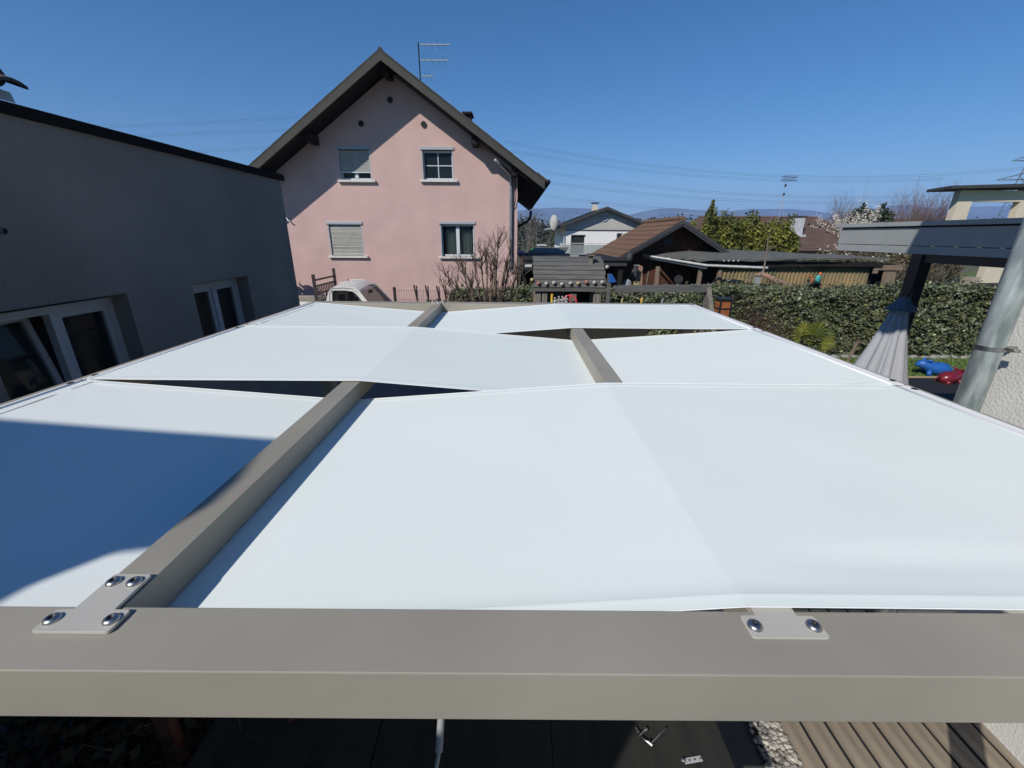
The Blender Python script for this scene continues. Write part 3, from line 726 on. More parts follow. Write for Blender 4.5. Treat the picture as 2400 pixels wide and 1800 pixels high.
# rack behind the cab
RX = -5.05; y0, y1, zt = 10.92, 12.22, 1.95
fr = MB()
fr.box((RX - .03, y0 - .035, .8), (RX + .03, y0 + .035, zt + .04)); fr.box((RX - .03, y1 - .035, .8), (RX + .03, y1 + .035, zt + .10))
for i, z in enumerate((1.84, 1.69, 1.49, 1.29, 1.10)):
    fr.box((RX - .015, y0 + .036, z - .022), (RX + .015, y1 - .036, z + .022))
fr.box((RX - .0149, (y0 + y1) / 2 - .03, .8), (RX + .0149, (y0 + y1) / 2 + .03, 1.465))
rk = fr.build('ladder_rack', 'rackbrown', tk)
for za, zb in ((1.51, 1.66), (1.312, 1.42), (1.13, 1.24)):
    e = MB()
    for i in range(12):
        y = y0 + .08 + i * (y1 - y0 - .16) / 11; e.box((RX - .006, y - .024, za), (RX + .006, y + .024, zb))
    stuff(e.build('rack_slats', 'rackbrown', rk))

# concrete wall + steps seen between grey house and truck
lw = thing('low_wall', 'low beige concrete block wall between the grey house and the pickup', 'wall', (-7.5, 13.2, 0))
for i in range(6):
    for j in range(4):
        MB().box((-8.6 + i * .60 + (j % 2) * .2, 13.0, j * .29), (-8.02 + i * .60 + (j % 2) * .2, 13.25, j * .29 + .28)).build('block', 'concrete', lw, bevel=.01)
# evergreen behind the grey house whose shadow falls on the pink wall
eg = thing('evergreen_shrub', 'dark evergreen shrub half hidden behind the grey house corner', 'shrub', (-8.2, 12.6, 0))
P = RNG.normal(size=(5000, 3)); P /= np.linalg.norm(P, axis=1)[:, None]; P *= (RNG.random((5000, 1)) ** .35)
leaves('crown', P * [.75, .75, 1.35] + [-8.25, 12.7, 1.75], .10, 'pine', eg)
MB().tube([(-8.25, 12.7, 0), (-8.25, 12.7, 1.4)], [.07, .04], 8).build('trunk', 'twig', eg)

# ================================================================ wire fence with stakes
wf_ = thing('wire_fence', 'thin wire mesh fence with leaning wooden stakes before the pink house', 'fence', (-2.2, 10.2, 0))
fy = 10.2
p_ = (-2.824, 10.2, 1.732); MB().tube([(p_[0], fy, 0), (p_[0] - .0, fy, p_[2])], .035, 8).build('post', 'rackbrown', wf_); MB().ell((p_[0], fy, p_[2] + .01), (.045, .045, .04), 8, 5).build('post_cap', 'rackbrown', wf_)
wm = MB(); x0 = p_[0] + .05; zt = (-2.257, 10.2, 1.696)[2]
for i in range(34): wm.tube([(x0 + i * .058, fy, 0.2), (x0 + i * .058 + .004, fy, zt)], .0035, 3)
for z in (zt, zt - .22, zt - .44): wm.tube([(x0, fy, z), (x0 + 1.95, fy, z)], .0035, 3)
stuff(wm.build('mesh', 'rackbrown', wf_))
for u, zt_, dx in ((1.46, (-2.307, 10.1, 1.826)[2], 1),):
    pass
for q in ((-2.316, 10.1, 1.836), (-2.046, 10.1, 1.828), (-1.785, 10.1, 1.82), (-1.624, 10.1, 1.831)):
    MB().beam((q[0] + .16, 10.1, q[2] - 1.1), (q[0] - .01, 10.1, q[2]), .035, .03).build('stake', 'rackbrown', wf_)
    MB().beam((q[0] + .05, 10.16, q[2] - 1.1), (q[0] + .035, 10.16, q[2] - .02), .022, .025).build('stake', 'rackbrown', wf_)

# ================================================================ big bare shrub
rnd = random.Random(5)
bs = thing('bare_shrub', 'large leafless pruned shrub with many upright twigs before the pink house', 'shrub', (-.45, 9.3, 0))
base = Vector(((-0.48, 9.3, 1.643)[0], 9.3, .45))
mb = MB()
targets = [(-0.311, 9.2, 3.129), (-0.608, 9.4, 2.878), (-0.849, 9.5, 2.614), (-1.076, 9.4, 2.353), (-1.285, 9.2, 2.189), (-1.489, 9.1, 2.326), (-0.108, 9.2, 2.63), (0.115, 9, 2.386), (0.285, 8.9, 2.56), (-0.456, 9, 2.551), (-1.196, 9.7, 2.605), (-0.189, 8.8, 2.229), (-1.547, 9.1, 2.065), (-0.022, 9.6, 2.88), (-0.662, 8.9, 2.8), (-0.936, 8.9, 2.216), (-0.391, 9.6, 2.79)]
for tx, ty_, tz in targets:
    T_ = base + (Vector((tx, ty_, tz)) - base) * .99; d_ = T_ - base; L = d_.length
    mid = base + d_ * .5 + Vector((d_.x * .12, rnd.uniform(-.2, .2), -.16 * abs(d_.x)))
    kink = base + d_ * rnd.uniform(.5, .62) + Vector((d_.x * .10, 0, -.1 * abs(d_.x)))
    mb.tube([base + Vector((rnd.uniform(-.12, .12), rnd.uniform(-.1, .1), 0)), base + d_ * .25 + Vector((d_.x * .1, 0, -.12 * abs(d_.x))), kink], [.062, .052, .040], 7)
    mb.tube([kink, base + d_ * .8 + Vector((rnd.uniform(-.05, .05), 0, 0)), T_], [.018, .012, .005], 5, cap=False)
    mb.ell(tuple(kink), (.05, .05, .06), 7, 5)
    for k in range(15):
        t = rnd.uniform(.25, .85); a = kink.lerp(T_, (t - .35) / .63) if t > .5 else base + d_ * t
        dd = (d_.normalized() + Vector((rnd.gauss(0, .45), rnd.gauss(0, .4), rnd.uniform(0, .6)))).normalized()
        branch(mb, a, dd, rnd.uniform(.2, .48), rnd.uniform(.010, .015), 2, rnd, 3, .35, (1, 2), .55, .16, 4, .4, .75)
mb.build('branches', 'twig', bs)

# ================================================================ ivy hedge
hg = thing('ivy_hedge', 'long dense ivy covered hedge running across the back of the garden', 'hedge', (5, 11.2, 0))
def htop(x):
    return 1.50 + .012 * (x + 2.3) + .05 * math.sin(x * 1.3) + .03 * math.sin(x * 3.7) + (-.35 if x < -1.6 else 0)
HX0, HX1 = -2.4, 15.2
def hfront(x, z): return 10.78 + .07 * math.sin(x * 2.1 + z * 2) + .05 * math.sin(x * 5 + z * 4) + .1 * max(0, z - 1.1)
n = 50000
x = RNG.uniform(HX0, HX1, n); zt = np.array([htop(a) for a in x]); z = RNG.random(n) ** .9 * zt
y = np.array([hfront(a, b) for a, b in zip(x, z)]) + np.abs(RNG.normal(0, .06, n))
clump = .05 * np.sin(x * 9 + 3 * np.sin(z * 7)) * np.sin(z * 11 + x * 2)
y -= clump
nr = np.tile([0.1, -.75, .55], (n, 1))
n2 = 19000
x2 = RNG.uniform(HX0, HX1, n2); y2 = RNG.uniform(10.8, 11.9, n2); z2 = np.array([htop(a) for a in x2]) + RNG.normal(0, .06, n2) + .05 * np.sin(x2 * 8) * np.sin(y2 * 7)
pts = np.concatenate([np.stack([x, y, z], 1), np.stack([x2, y2, z2], 1)]); nrs = np.concatenate([nr, np.tile([0, -.35, .94], (n2, 1))])
ho = leaves('foliage', pts, .072, ['ivy', 'ivy2'], hg, nrs, 1.0, .5, .12); stuff(ho)
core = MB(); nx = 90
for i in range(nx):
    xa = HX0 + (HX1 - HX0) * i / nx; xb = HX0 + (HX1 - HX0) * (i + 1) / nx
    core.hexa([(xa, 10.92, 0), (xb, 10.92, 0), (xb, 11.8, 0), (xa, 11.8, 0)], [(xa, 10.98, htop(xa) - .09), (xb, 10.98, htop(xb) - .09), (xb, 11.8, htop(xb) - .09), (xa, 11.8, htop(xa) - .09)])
core.build('shade_core', 'ivycore', hg)  # solid dark filler, shade between the leaves put into its colour
ks = thing('kerb_edging', 'row of rough grey stones edging the lawn at the foot of the hedge', 'edging', (8, 10.6, 0))
for i in range(40):
    xx = 4.5 + i * .26; b = MB().ell((0, 0, 0), (.14, .085, .06), 7, 5)
    if i == 0: kme = mesh_only(b, 'stone', 'kerb')
    place(kme, 'stone', ks, (xx + random.uniform(-.02, .02), 10.58 + random.uniform(-.03, .03), .03), (random.uniform(-.2, .2), random.uniform(-.2, .2), random.uniform(-.4, .4)), (random.uniform(.8, 1.1), random.uniform(.8, 1.3), random.uniform(.7, 1.2)))
# lawn blades
n = 26000
P = np.stack([RNG.uniform(5.5, 12.5, n), RNG.uniform(8.7, 10.6, n), RNG.uniform(.0, .02, n)], 1)
gr = leaves('grass_blades', P, .035, 'grass', None, np.tile([0, -1, .1], (n, 1)), 1.0, .7, .0)
stuff(tag(gr, 'short mown grass of the garden lawn before the hedge', 'grass'))

# ================================================================ PLAY HUT
hut = thing('play_hut', 'wooden play tower with curved plank roof and colourful round holds along its edge', 'play hut', (1.0, 7.9, 0))
HX = (.36, 1.60)
prof = [(0.0, 2.055), (-.02, 2.115), (.0, 2.18), (.02, 2.25), (.055, 2.32), (.10, 2.39), (.17, 2.455), (.27, 2.515), (.40, 2.56), (.53, 2.585), (.68, 2.58)]
for i in range(len(prof) - 1):
    (d0, z0), (d1, z1) = prof[i], prof[i + 1]
    dx = random.uniform(-.012, .012); ov = .012
    v = Vector((0, d1 - d0, z1 - z0)).normalized(); nrm = Vector((0, -v.z, v.y))
    p = [Vector((0, 7.48 + d0, z0)) - v * ov + nrm * .016, Vector((0, 7.48 + d1, z1)) + nrm * .003]
    q = [a + nrm * -.018 for a in p]
    b = MB(); xa, xb = HX[0] - .012 * (10 - i) / 10 + dx, HX[1] + .02 * (10 - i) / 10 - dx
    b.hexa([(xa, q[0].y, q[0].z), (xb, q[0].y, q[0].z), (xb, q[1].y, q[1].z), (xa, q[1].y, q[1].z)], [(xa, p[0].y, p[0].z), (xb, p[0].y, p[0].z), (xb, p[1].y, p[1].z), (xa, p[1].y, p[1].z)])
    b.build('roof_plank', 'plank', hut)
mb = MB()
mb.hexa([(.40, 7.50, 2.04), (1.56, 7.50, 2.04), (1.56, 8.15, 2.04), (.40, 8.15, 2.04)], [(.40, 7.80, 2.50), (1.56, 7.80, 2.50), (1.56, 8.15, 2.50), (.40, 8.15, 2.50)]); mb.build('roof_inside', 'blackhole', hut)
box('fascia_plank', 'plank', hut, (.34, 7.455, 2.035), (1.66, 7.475, 2.095))
for x, kx in ((.40, .10), (.52, .09), (1.005, .12), (1.43, .13)):
    box('post', 'plankpost', hut, (x, 7.50, 0), (x + kx, 7.56, 2.03 if x < .9 else 1.995), bevel=.004)
for x in (.40, 1.47): box('post', 'plankpost', hut, (x, 8.10, 0), (x + .09, 8.18, 2.03), bevel=.004)
box('side_plank', 'rawwood', hut, (.385, 7.565, 1.3), (.40, 8.1, 2.03))
box('floor', 'plankpost', hut, (.38, 7.5, 1.18), (1.56, 8.18, 1.23))
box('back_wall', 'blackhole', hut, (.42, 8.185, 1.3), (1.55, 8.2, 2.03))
mb = MB()
for i in range(7): mb.box((.60 + i * .055, 8.02, 1.75), (.635 + i * .055, 8.03, 2.02))
mb.build('patterned_cloth', 'paleslab', hut)
for x in (1.24, 1.34): box('blue_panel', 'blue', hut, (x, 8.03, 1.955), (x + .055, 8.04, 1.98))
mb = MB().box((1.335, 7.66, 2.40), (1.402, 7.74, 2.625)); mb.build('chimney', 'plankpost', hut)
box('chimney_cap', 'rawwood', hut, (1.305, 7.62, 2.626), (1.43, 7.78, 2.64))
bm = {}
cols = ['ballred', 'ballwhite', 'ballwhite', 'ballwhite', 'ballwhite', 'ballyellow', 'ballred', 'ballwhite', 'ballwhite']
pz = [(0.445, 7.43, 2.174), (0.582, 7.43, 2.168), (0.71, 7.43, 2.183), (0.851, 7.43, 2.162), (0.998, 7.43, 2.178), (1.131, 7.43, 2.179), (1.273, 7.43, 2.198), (1.41, 7.43, 2.191), (1.546, 7.43, 2.199), (1.625, 7.5, 2.448), (0.335, 7.46, 2.228)]
for i, q in enumerate(pz):
    c = (cols + ['ballwhite', 'ballyellow'])[i]
    if c not in bm: bm[c] = mesh_only(MB().ell((0, 0, 0), (.0335, .0335, .0335), 14, 9), 'hold', c, smooth=True)
    place(bm[c], 'climbing_ball', hut, q)
q0 = (0.989, 7.35, 1.882)
MB().tube([(q0[0] + .118 * math.cos(a), 7.35 + .03 * math.sin(a), q0[2] - .01 + .105 * math.sin(a)) for a in np.linspace(0, 2 * PI, 28)], .013, 8).build('steering_wheel', 'red', hut, smooth=True)
for a in (PI / 2, PI * 7 / 6, PI * 11 / 6): MB().tube([(q0[0], 7.35, q0[2] - .01), (q0[0] + .11 * math.cos(a), 7.36, q0[2] - .01 + .10 * math.sin(a))], .011, 6).build('wheel_spoke', 'red', hut)
q = (0.685, 7.4, 1.998); MB().tube([(q[0], 7.4, q[2] - .35), (q[0], 7.4, q[2])], .022, 10).build('handle', 'yellow', hut)
MB().beam(((1.648, 7.5, 2.348)[0] + .02, 7.46, 0), ((1.648, 7.5, 2.348)[0] + .02, 7.46, 2.34), .055, .06).build('corner_post', 'plank', hut)
b1, b2 = (1.668, 7.42, 2.341), (1.731, 7.42, 2.205)
MB().hexa([(b1[0] - .01, 7.42, b2[2] - .01), (b2[0] + .06, 7.42, b2[2]), (b2[0] + .06, 7.45, b2[2]), (b1[0] - .01, 7.45, b2[2] - .01)], [(b1[0] - .02, 7.42, b1[2]), (b1[0] + .03, 7.42, b1[2]), (b1[0] + .03, 7.45, b1[2]), (b1[0] - .02, 7.45, b1[2])]).build('blue_telescope', 'blue', hut)
MB().beam((b2[0] + .02, 7.43, b2[2] - .07), (b2[0] + .14, 7.43, b2[2] - .20), .03, .05).build('bracket_arm', 'plank', hut)
s0, s1 = (1.766, 7.5, 2.095), (3.39, 7.5, 2.07)
MB().beam((s0[0], 7.5, s0[2] - .015), (s1[0] + .03, 7.5, s1[2] + .035), .09, .115).build('swing_beam', 'plank', hut)
for a, b in ((.0, .35), (.0, -.45)):
    MB().beam((s1[0] + .02, 7.5 + a, s1[2] + .09), (s1[0] + .32, 7.5 + b * 1.6, 0), .075, .06, up=(0, 1, 0)).build('swing_leg', 'plankpost', hut)
for i in range(3):
    x_ = s0[0] + .3 + i * .62
    MB().tube([(x_, 7.5, 2.05), (x_, 7.5, 1.9)], .008, 5).build('swing_hook', 'steel', hut)
q = (2.015, 7.5, 1.987)
for i, (qq, c) in enumerate((((1.93, 7.5, 1.897), 'ballyellow'), ((2.276, 7.5, 1.899), 'yellow'), ((2.642, 7.5, 1.894), 'paleslab'))):
    MB().tube([(qq[0], 7.5, qq[2] - .12), (qq[0] + .004, 7.5, qq[2]), (qq[0] + .02, 7.5, qq[2] + .035)], [.015, .018, .008], 8).build('rope_end', c, hut)
q = (2.177, 7.9, 2.021); lab(MB().ell((q[0], 7.55, q[2] - .01), (.055, .04, .035), 9, 6).build('trapeze_ring', 'ballred', hut), 'faded red ring hung on the swing beam')
# toy figures on the tower rail
for i, u in enumerate(((0.731, 7.3, 1.917), (0.796, 7.3, 1.939), (0.855, 7.3, 1.94), (0.92, 7.3, 1.954))):
    f = thing('toy_figure', ['grey and white toy figure nearest the yellow handle', 'second small white toy figure right of the yellow handle', 'third small white toy figure beside the red wheel', 'white toy figure behind the red steering wheel'][i], 'toy', (u[0], 7.3, 1.83), group='small toy figures on the play tower')
    mb = MB().ell((u[0], 7.3, u[2] + .02), (.016, .016, .018), 8, 6); mb.build('head', 'ballwhite', f, smooth=True)
    mb = MB().ell((u[0], 7.3, u[2] - .035), (.022, .018, .04), 8, 6); mb.build('body', 'paleslab' if i else 'alu', f, smooth=True)
    for s_ in (-1, 1): MB().tube([(u[0] + s_ * .018, 7.3, u[2] - .015), (u[0] + s_ * .035, 7.29, u[2] - .04)], .007, 5).build('arm', 'ballwhite', f)
    MB().box((u[0] - .022, 7.285, 1.80), (u[0] + .022, 7.315, u[2] - .06)).build('base', 'ballwhite', f)
rail = box('toy_rail', 'plank', hut, (.60, 7.27, 1.78), (1.2, 7.34, 1.80))

# ================================================================ dark low carport behind shrub / hut
cp = thing('dark_carport', 'low flat roofed black carport between the pink house and the play hut', 'carport', (1.9, 14, 0))
c0, c1 = (0.139, 13, 2.233), (1.813, 13, 2.244)
box('roof', 'bargeblack', cp, (.25, 13.0, c0[2] - .12), (3.4, 17.5, c0[2] + .02))
box('roof_sheet', 'soffit', cp, (.20, 12.95, c0[2] + .021), (3.45, 17.55, c0[2] + .06))
lw2 = (0.163, 12.6, 1.969)
box('lean_to_roof', 'anthpost', cp, (.16, 12.2, lw2[2] + .06), (1.15, 13.0, lw2[2] + .12))
for x in (.3, 3.2): box('post', 'soffit', cp, (x, 13.1, 0), (x + .12, 13.2, c0[2] - .13))
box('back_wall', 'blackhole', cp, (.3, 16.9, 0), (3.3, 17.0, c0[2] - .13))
q0, q1 = (0.326, 12.8, 2.149), (0.556, 12.8, 1.956)
wp = tag(MB().box((q0[0], 12.8, q1[2]), (q1[0], 12.83, q0[2])).build('white_sign_board', 'sill'), 'small white board hanging under the dark carport beside the play hut', 'board')
q0, q1 = (1.781, 13.4, 2.409), (2.01, 13.4, 2.274); q2 = (2.251, 13.4, 2.375)
wb_ = thing('roof_box', 'pale flat box standing on the dark roof behind the play hut', 'box', (q0[0], 13.5, q1[2]))
box('body', 'sill', wb_, (q0[0], 13.4, c0[2] + .061), (q1[0], 13.7, q0[2])); box('lid', 'paleslab', wb_, (q0[0] - .02, 13.38, q0[2] + .001), (q2[0], 13.75, q0[2] + .035))
# slate roof further back, green container, grey box, pink parasol
sl = thing('slate_roof_shed', 'low shed with shallow grey slate roof left of the white gable house', 'shed', (2.3, 26, 0))
a, b, c, d = (0.831, 22, 2.048), (2.561, 22, 2.06), (2.834, 30, 2.148), (1.734, 30, 2.113)
MB().hexa([(a[0], 22, a[2]), (b[0], 22, b[2]), (c[0] + .9, 30, c[2]), (d[0] - .3, 30, d[2])], [(a[0], 22, a[2] + .08), (b[0], 22, b[2] + .08), (c[0] + .9, 30, c[2] + .08), (d[0] - .3, 30, d[2] + .08)]).build('roof', 'felt', sl)
box('wall', 'soffit', sl, (a[0] + .2, 22.2, 0), (b[0] - .2, 29.5, a[2] - .01))
q0, q1 = (1.371, 31, 2.125), (1.825, 31, 1.957); gc = thing('green_container', 'bright green container far behind the slate roof shed', 'container', ((q0[0] + q1[0]) / 2, 31.5, 0))
box('body', 'green', gc, (q0[0], 31, 0), (q1[0], 32, q0[2] - .05)); box('lid', 'green', gc, (q0[0] - .03, 30.97, q0[2] - .05), (q1[0] + .03, 32.03, q0[2]))
q0, q1 = (1.99, 34, 2.283), (2.521, 34, 2.068); gb = thing('grey_hut', 'small pale grey box hut behind the green container', 'hut', ((q0[0] + q1[0]) / 2, 35, 0))
box('body', 'fargrey', gb, (q0[0], 34, 0), (q1[0], 36, q0[2] - .06)); box('roof', 'sill', gb, (q0[0] - .08, 33.9, q0[2] - .06), (q1[0] + .08, 36.1, q0[2]))
q0 = (0.189, 18, 2.293); pr = thing('pink_parasol', 'open pink parasol peeping beside the pink house corner', 'parasol', (q0[0], 18, 0))
mb = MB(); nseg = 8
for i in range(nseg):
    a0, a1 = 2 * PI * i / nseg, 2 * PI * (i + 1) / nseg
    for (r0, h0, r1, h1) in ((0, .13, .25, .08), (.25, .08, .45, -.02)):
        P_ = lambda r, h, a: (q0[0] + r * math.cos(a), 18 + r * math.sin(a), q0[2] + h)
        mb.quad(P_(r0, h0, a0), P_(r1, h1, a0), P_(r1, h1, a1), P_(r0, h0, a1))
mb.build('canopy', 'pinkcloth', pr); MB().tube([(q0[0], 18, 0), (q0[0], 18, q0[2] + .12)], .02, 6).build('pole', 'sill', pr)

# ================================================================ TIMBER SHED with terracotta roof
sh = thing('timber_shed', 'dark timber shed with brown tiled gable roof behind the play hut', 'shed', (5.6, 17, 0))
SAX, SAZ, SS = 5.67, 3.52, .585
sz = lambda x, o=0: SAZ - o - SS * abs(x - SAX)
mb = wall(MB(), lambda a, z, d: (a, 15.70 + d, z), 3.65, 7.9, 0, lambda x: sz(x, .16), [], 0, brk=(SAX,)); mb.build('front_wall', 'timber', sh)
mb = MB().quad((3.65, 15.70, 0), (3.65, 19.5, 0), (3.65, 19.5, sz(3.65, .16)), (3.65, 15.70, sz(3.65, .16))); mb.build('side_wall', 'timber', sh)
for i in range(27):
    x = 3.67 + i * .157; MB().box((x, 15.675, .1), (x + .147, 15.699, min(sz(x, .2), sz(x + .147, .2)))).build('board', 'timber', sh)
for xe in (3.18, 8.25):
    MB().hexa([(SAX, 15.03, sz(SAX, .13)), (xe, 15.03, sz(xe, .13)), (xe, 19.6, sz(xe, .13)), (SAX, 19.6, sz(SAX, .13))], [(SAX, 15.03, sz(SAX, .06)), (xe, 15.03, sz(xe, .06)), (xe, 19.6, sz(xe, .06)), (SAX, 19.6, sz(SAX, .06))]).build('roof_deck', 'soffit', sh)
    for o_, t_, y_ in ((.165, .05, 15.0), (.235, .175, 15.02)):
        MB().hexa([(SAX, y_ - .03, sz(SAX, o_)), (xe, y_ - .03, sz(xe, o_)), (xe, y_ + .03, sz(xe, o_)), (SAX, y_ + .03, sz(SAX, o_))], [(SAX, y_ - .03, sz(SAX, t_)), (xe, y_ - .03, sz(xe, t_)), (xe, y_ + .03, sz(xe, t_)), (SAX, y_ + .03, sz(SAX, t_))]).build('bargeboard', 'bargeblack', sh)
# interlocking tile with a roll
def tile_mesh(w, l, name, m):
    mb = MB(); pr_ = [(0, .0), (.18, .004), (.45, .006), (.62, .02), (.78, .032), (.92, .02), (1.0, .004)]
    for i in range(len(pr_) - 1):
        (a, h), (a2, h2) = pr_[i], pr_[i + 1]
        mb.hexa([(0, a * w, h), (l, a * w, h + .022), (l, a2 * w, h2 + .022), (0, a2 * w, h2)], [(0, a * w, h + .012), (l, a * w, h + .036), (l, a2 * w, h2 + .036), (0, a2 * w, h2 + .012)])
    return mesh_only(mb, name, m)
TM = tile_mesh(.30, .34, 'roof_tile', 'tilebrown')
ang = math.atan(SS); Ls = math.hypot(2.49, 2.49 * SS)
nrow = 9; stp = Ls / nrow
for i in range(nrow):
    for j in range(15):
        xx = SAX - (i * stp) * math.cos(ang) - .0; zz = SAZ - .058 - i * stp * math.sin(ang)
        t_ = place(TM, 'roof_tile', sh, (xx, 15.0 + (j + 1) * .305 + (.0 if i % 2 else .0), zz + random.uniform(0, .006)), (0, 0, 0))
        t_.rotation_euler = Euler((0, -ang, PI)); t_.rotation_euler = (Matrix.Rotation(PI, 4, 'Z') @ Matrix.Rotation(ang, 4, 'Y')).to_euler()
        t_.rotation_euler.z += random.uniform(-.012, .012); t_.scale = (stp / .315, 1, 1)
for j in range(14): MB().tube([(SAX, 15.0 + j * .33, SAZ - .015), (SAX, 15.35 + j * .33, SAZ + .01)], [.075, .09], 8).build('ridge_tile', 'tilebrown', sh)
q0, q1 = (5.303, 15.4, 2.929), (5.623, 15.4, 2.637)
MB().box((q0[0], 15.65, q1[2]), (q1[0], 15.674, q0[2])).build('hatch', 'slate', sh)

# ================================================================ CORRUGATED SHED (open carport + wall)
cs = thing('corrugated_shed', 'long low shed with mossy felt roof and stained corrugated wall behind the hedge', 'shed', (8, 14.5, 0))
WYc = 13.5
def corr_sheet(x0, x1, z0, z1f, y=WYc):
    mb = MB(); per = .118; n = int((x1 - x0) / per * 8); 
    px = None
    for i in range(n + 1):
        x = x0 + (x1 - x0) * i / n; yy = y + .022 * math.sin(2 * PI * (x - 6.3) / per)
        if px is not None: mb.quad((px[0], px[1], z0), (x, yy, z0), (x, yy, z1f(x)), (px[0], px[1], z1f(px[0])))
        px = (x, yy)
    return mb
wtop = lambda x: 2.02 + .03 * (x - 6.4)
xs = [6.42, 7.36, 8.30, 9.24, 10.18, 11.08]
for i in range(5):
    corr_sheet(xs[i] - .02, xs[i + 1] + .0, 0, wtop, WYc - (.004 if i % 2 else 0)).build('corrugated_sheet', 'corr', cs, smooth=True)
# roof: warped felt sheet
fe = [(4.45, 17.0), (4.9, 15.6), (5.35, 14.2), (5.72, 13.25), (7.5, 13.2), (9.3, 13.2), (11.35, 13.25)]
be = [(4.55, 17.4), (5.4, 16.9), (6.2, 16.6), (6.9, 16.4), (8.1, 16.1), (9.8, 15.9), (11.4, 15.6)]
fz = [2.40, 2.36, 2.32, 2.30, 2.33, 2.38, 2.385]; bz = [2.42, 2.47, 2.53, 2.56, 2.52, 2.44, 2.40]
mb = MB(); NI = 48; NJ = 10; G = []
def lerp_list(L, t):
    k = t * (len(L) - 1); i = min(int(k), len(L) - 2); f = k - i
    return tuple(a + (b - a) * f for a, b in zip(L[i], L[i + 1])) if isinstance(L[0], tuple) else L[i] + (L[i + 1] - L[i]) * f
for i in range(NI + 1):
    t = i / NI; f0 = lerp_list(fe, t); b0 = lerp_list(be, t); r = []
    for j in range(NJ + 1):
        s_ = j / NJ; x_ = f0[0] + (b0[0] - f0[0]) * s_; y_ = f0[1] + (b0[1] - f0[1]) * s_
        z_ = lerp_list(fz, t) * (1 - s_) + lerp_list(bz, t) * s_ + .014 * math.sin(x_ * 3.1 + y_) + .010 * math.sin(x_ * 7.3) * (1 - s_)
        r.append((x_, y_, z_))
    G.append(r)
for i in range(NI):
    for j in range(NJ): mb.quad(G[i][j], G[i + 1][j], G[i + 1][j + 1], G[i][j + 1])
rf = mb.build('felt_roof', 'felt', cs, smooth=True, weld=True)
mb = MB()
for i in range(NI):
    a, b = G[i][0], G[i + 1][0]; d1 = .05 + .02 * math.sin(i * 1.7); d2 = .05 + .02 * math.sin((i + 1) * 1.7)
    mb.quad((a[0], a[1], a[2] - d1), (b[0], b[1], b[2] - d2), b, a)
mb.build('felt_edge', 'felt', rf)
MB().hexa([(p[0], p[1], 2.12) for p in ((5.75, 13.32), (11.3, 13.32), (11.3, 13.45), (5.75, 13.45))], [(p[0], p[1], 2.25) for p in ((5.75, 13.32), (11.3, 13.32), (11.3, 13.45), (5.75, 13.45))]).build('eaves_board', 'soffit', cs)
g0, g1, g2 = (4.412, 16.2, 2.357), (5.818, 13.1, 2.142), (7.588, 12.95, 2.091)
MB().tube([g0, tuple((a + b) / 2 for a, b in zip(g0, g1)), g1, g2], .035, 8).build('gutter', 'guttwhite', cs)
MB().beam((g0[0] + .06, g0[1], g0[2] - .07), (g1[0] + .05, g1[1] + .06, g1[2] - .08), .02, .05).build('fascia_strip', 'guttwhite', cs)
e = MB()
for i in range(12):
    t = i / 11; e.ell((5.2 + t * 1.6, 14.6 - t * 1.35 if t < .7 else 13.2, 2.275), (.03, .03, .03), 6, 4)
stuff(e.build('roof_fixings', 'ballwhite', cs))
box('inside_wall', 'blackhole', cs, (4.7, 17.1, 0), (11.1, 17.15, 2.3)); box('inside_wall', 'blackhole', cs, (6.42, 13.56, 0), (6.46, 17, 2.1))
for x, y in ((4.75, 16.4), (5.8, 13.5), (6.38, 13.45)): box('post', 'rawwood', cs, (x, y, 0), (x + .10, y + .1, 2.2))
# open end with leaning boards
e0, e1 = (10.917, 13.35, 2.034), (11.374, 13.35, 2.214)
box('end_header', 'rawwood', cs, (11.09, 13.36, 2.02), (11.95, 13.42, 2.17))
MB().hexa([(11.52, 13.4, 1.0), (11.98, 13.4, 1.0), (11.98, 13.44, 1.0), (11.52, 13.44, 1.0)], [(11.45, 13.4, 2.02), (11.82, 13.4, 2.02), (11.82, 13.44, 2.02), (11.45, 13.44, 2.02)]).build('end_board', 'rawwood', cs)
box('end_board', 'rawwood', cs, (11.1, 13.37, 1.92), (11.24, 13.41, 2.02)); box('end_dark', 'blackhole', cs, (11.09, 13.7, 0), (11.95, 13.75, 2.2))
q0, q1 = (6.767, 13.44, 1.704), (7.153, 13.44, 1.629)
pt = MB(); pts = [(q0[0], q1[2]), (q0[0] + .03, q0[2] - .02), (q0[0] + .10, q0[2] + .03), (q0[0] + .18, q0[2] + .005), (q0[0] + .27, q0[2] + .035), (q1[0], q0[2] + .01), (q1[0] + .005, q1[2] + .01)]
pt.hexa([(x, 13.46, z) for x, z in pts], [(x, 13.45, z) for x, z in pts]); pt.build('yellowish_patch', 'ballyellow', cs)
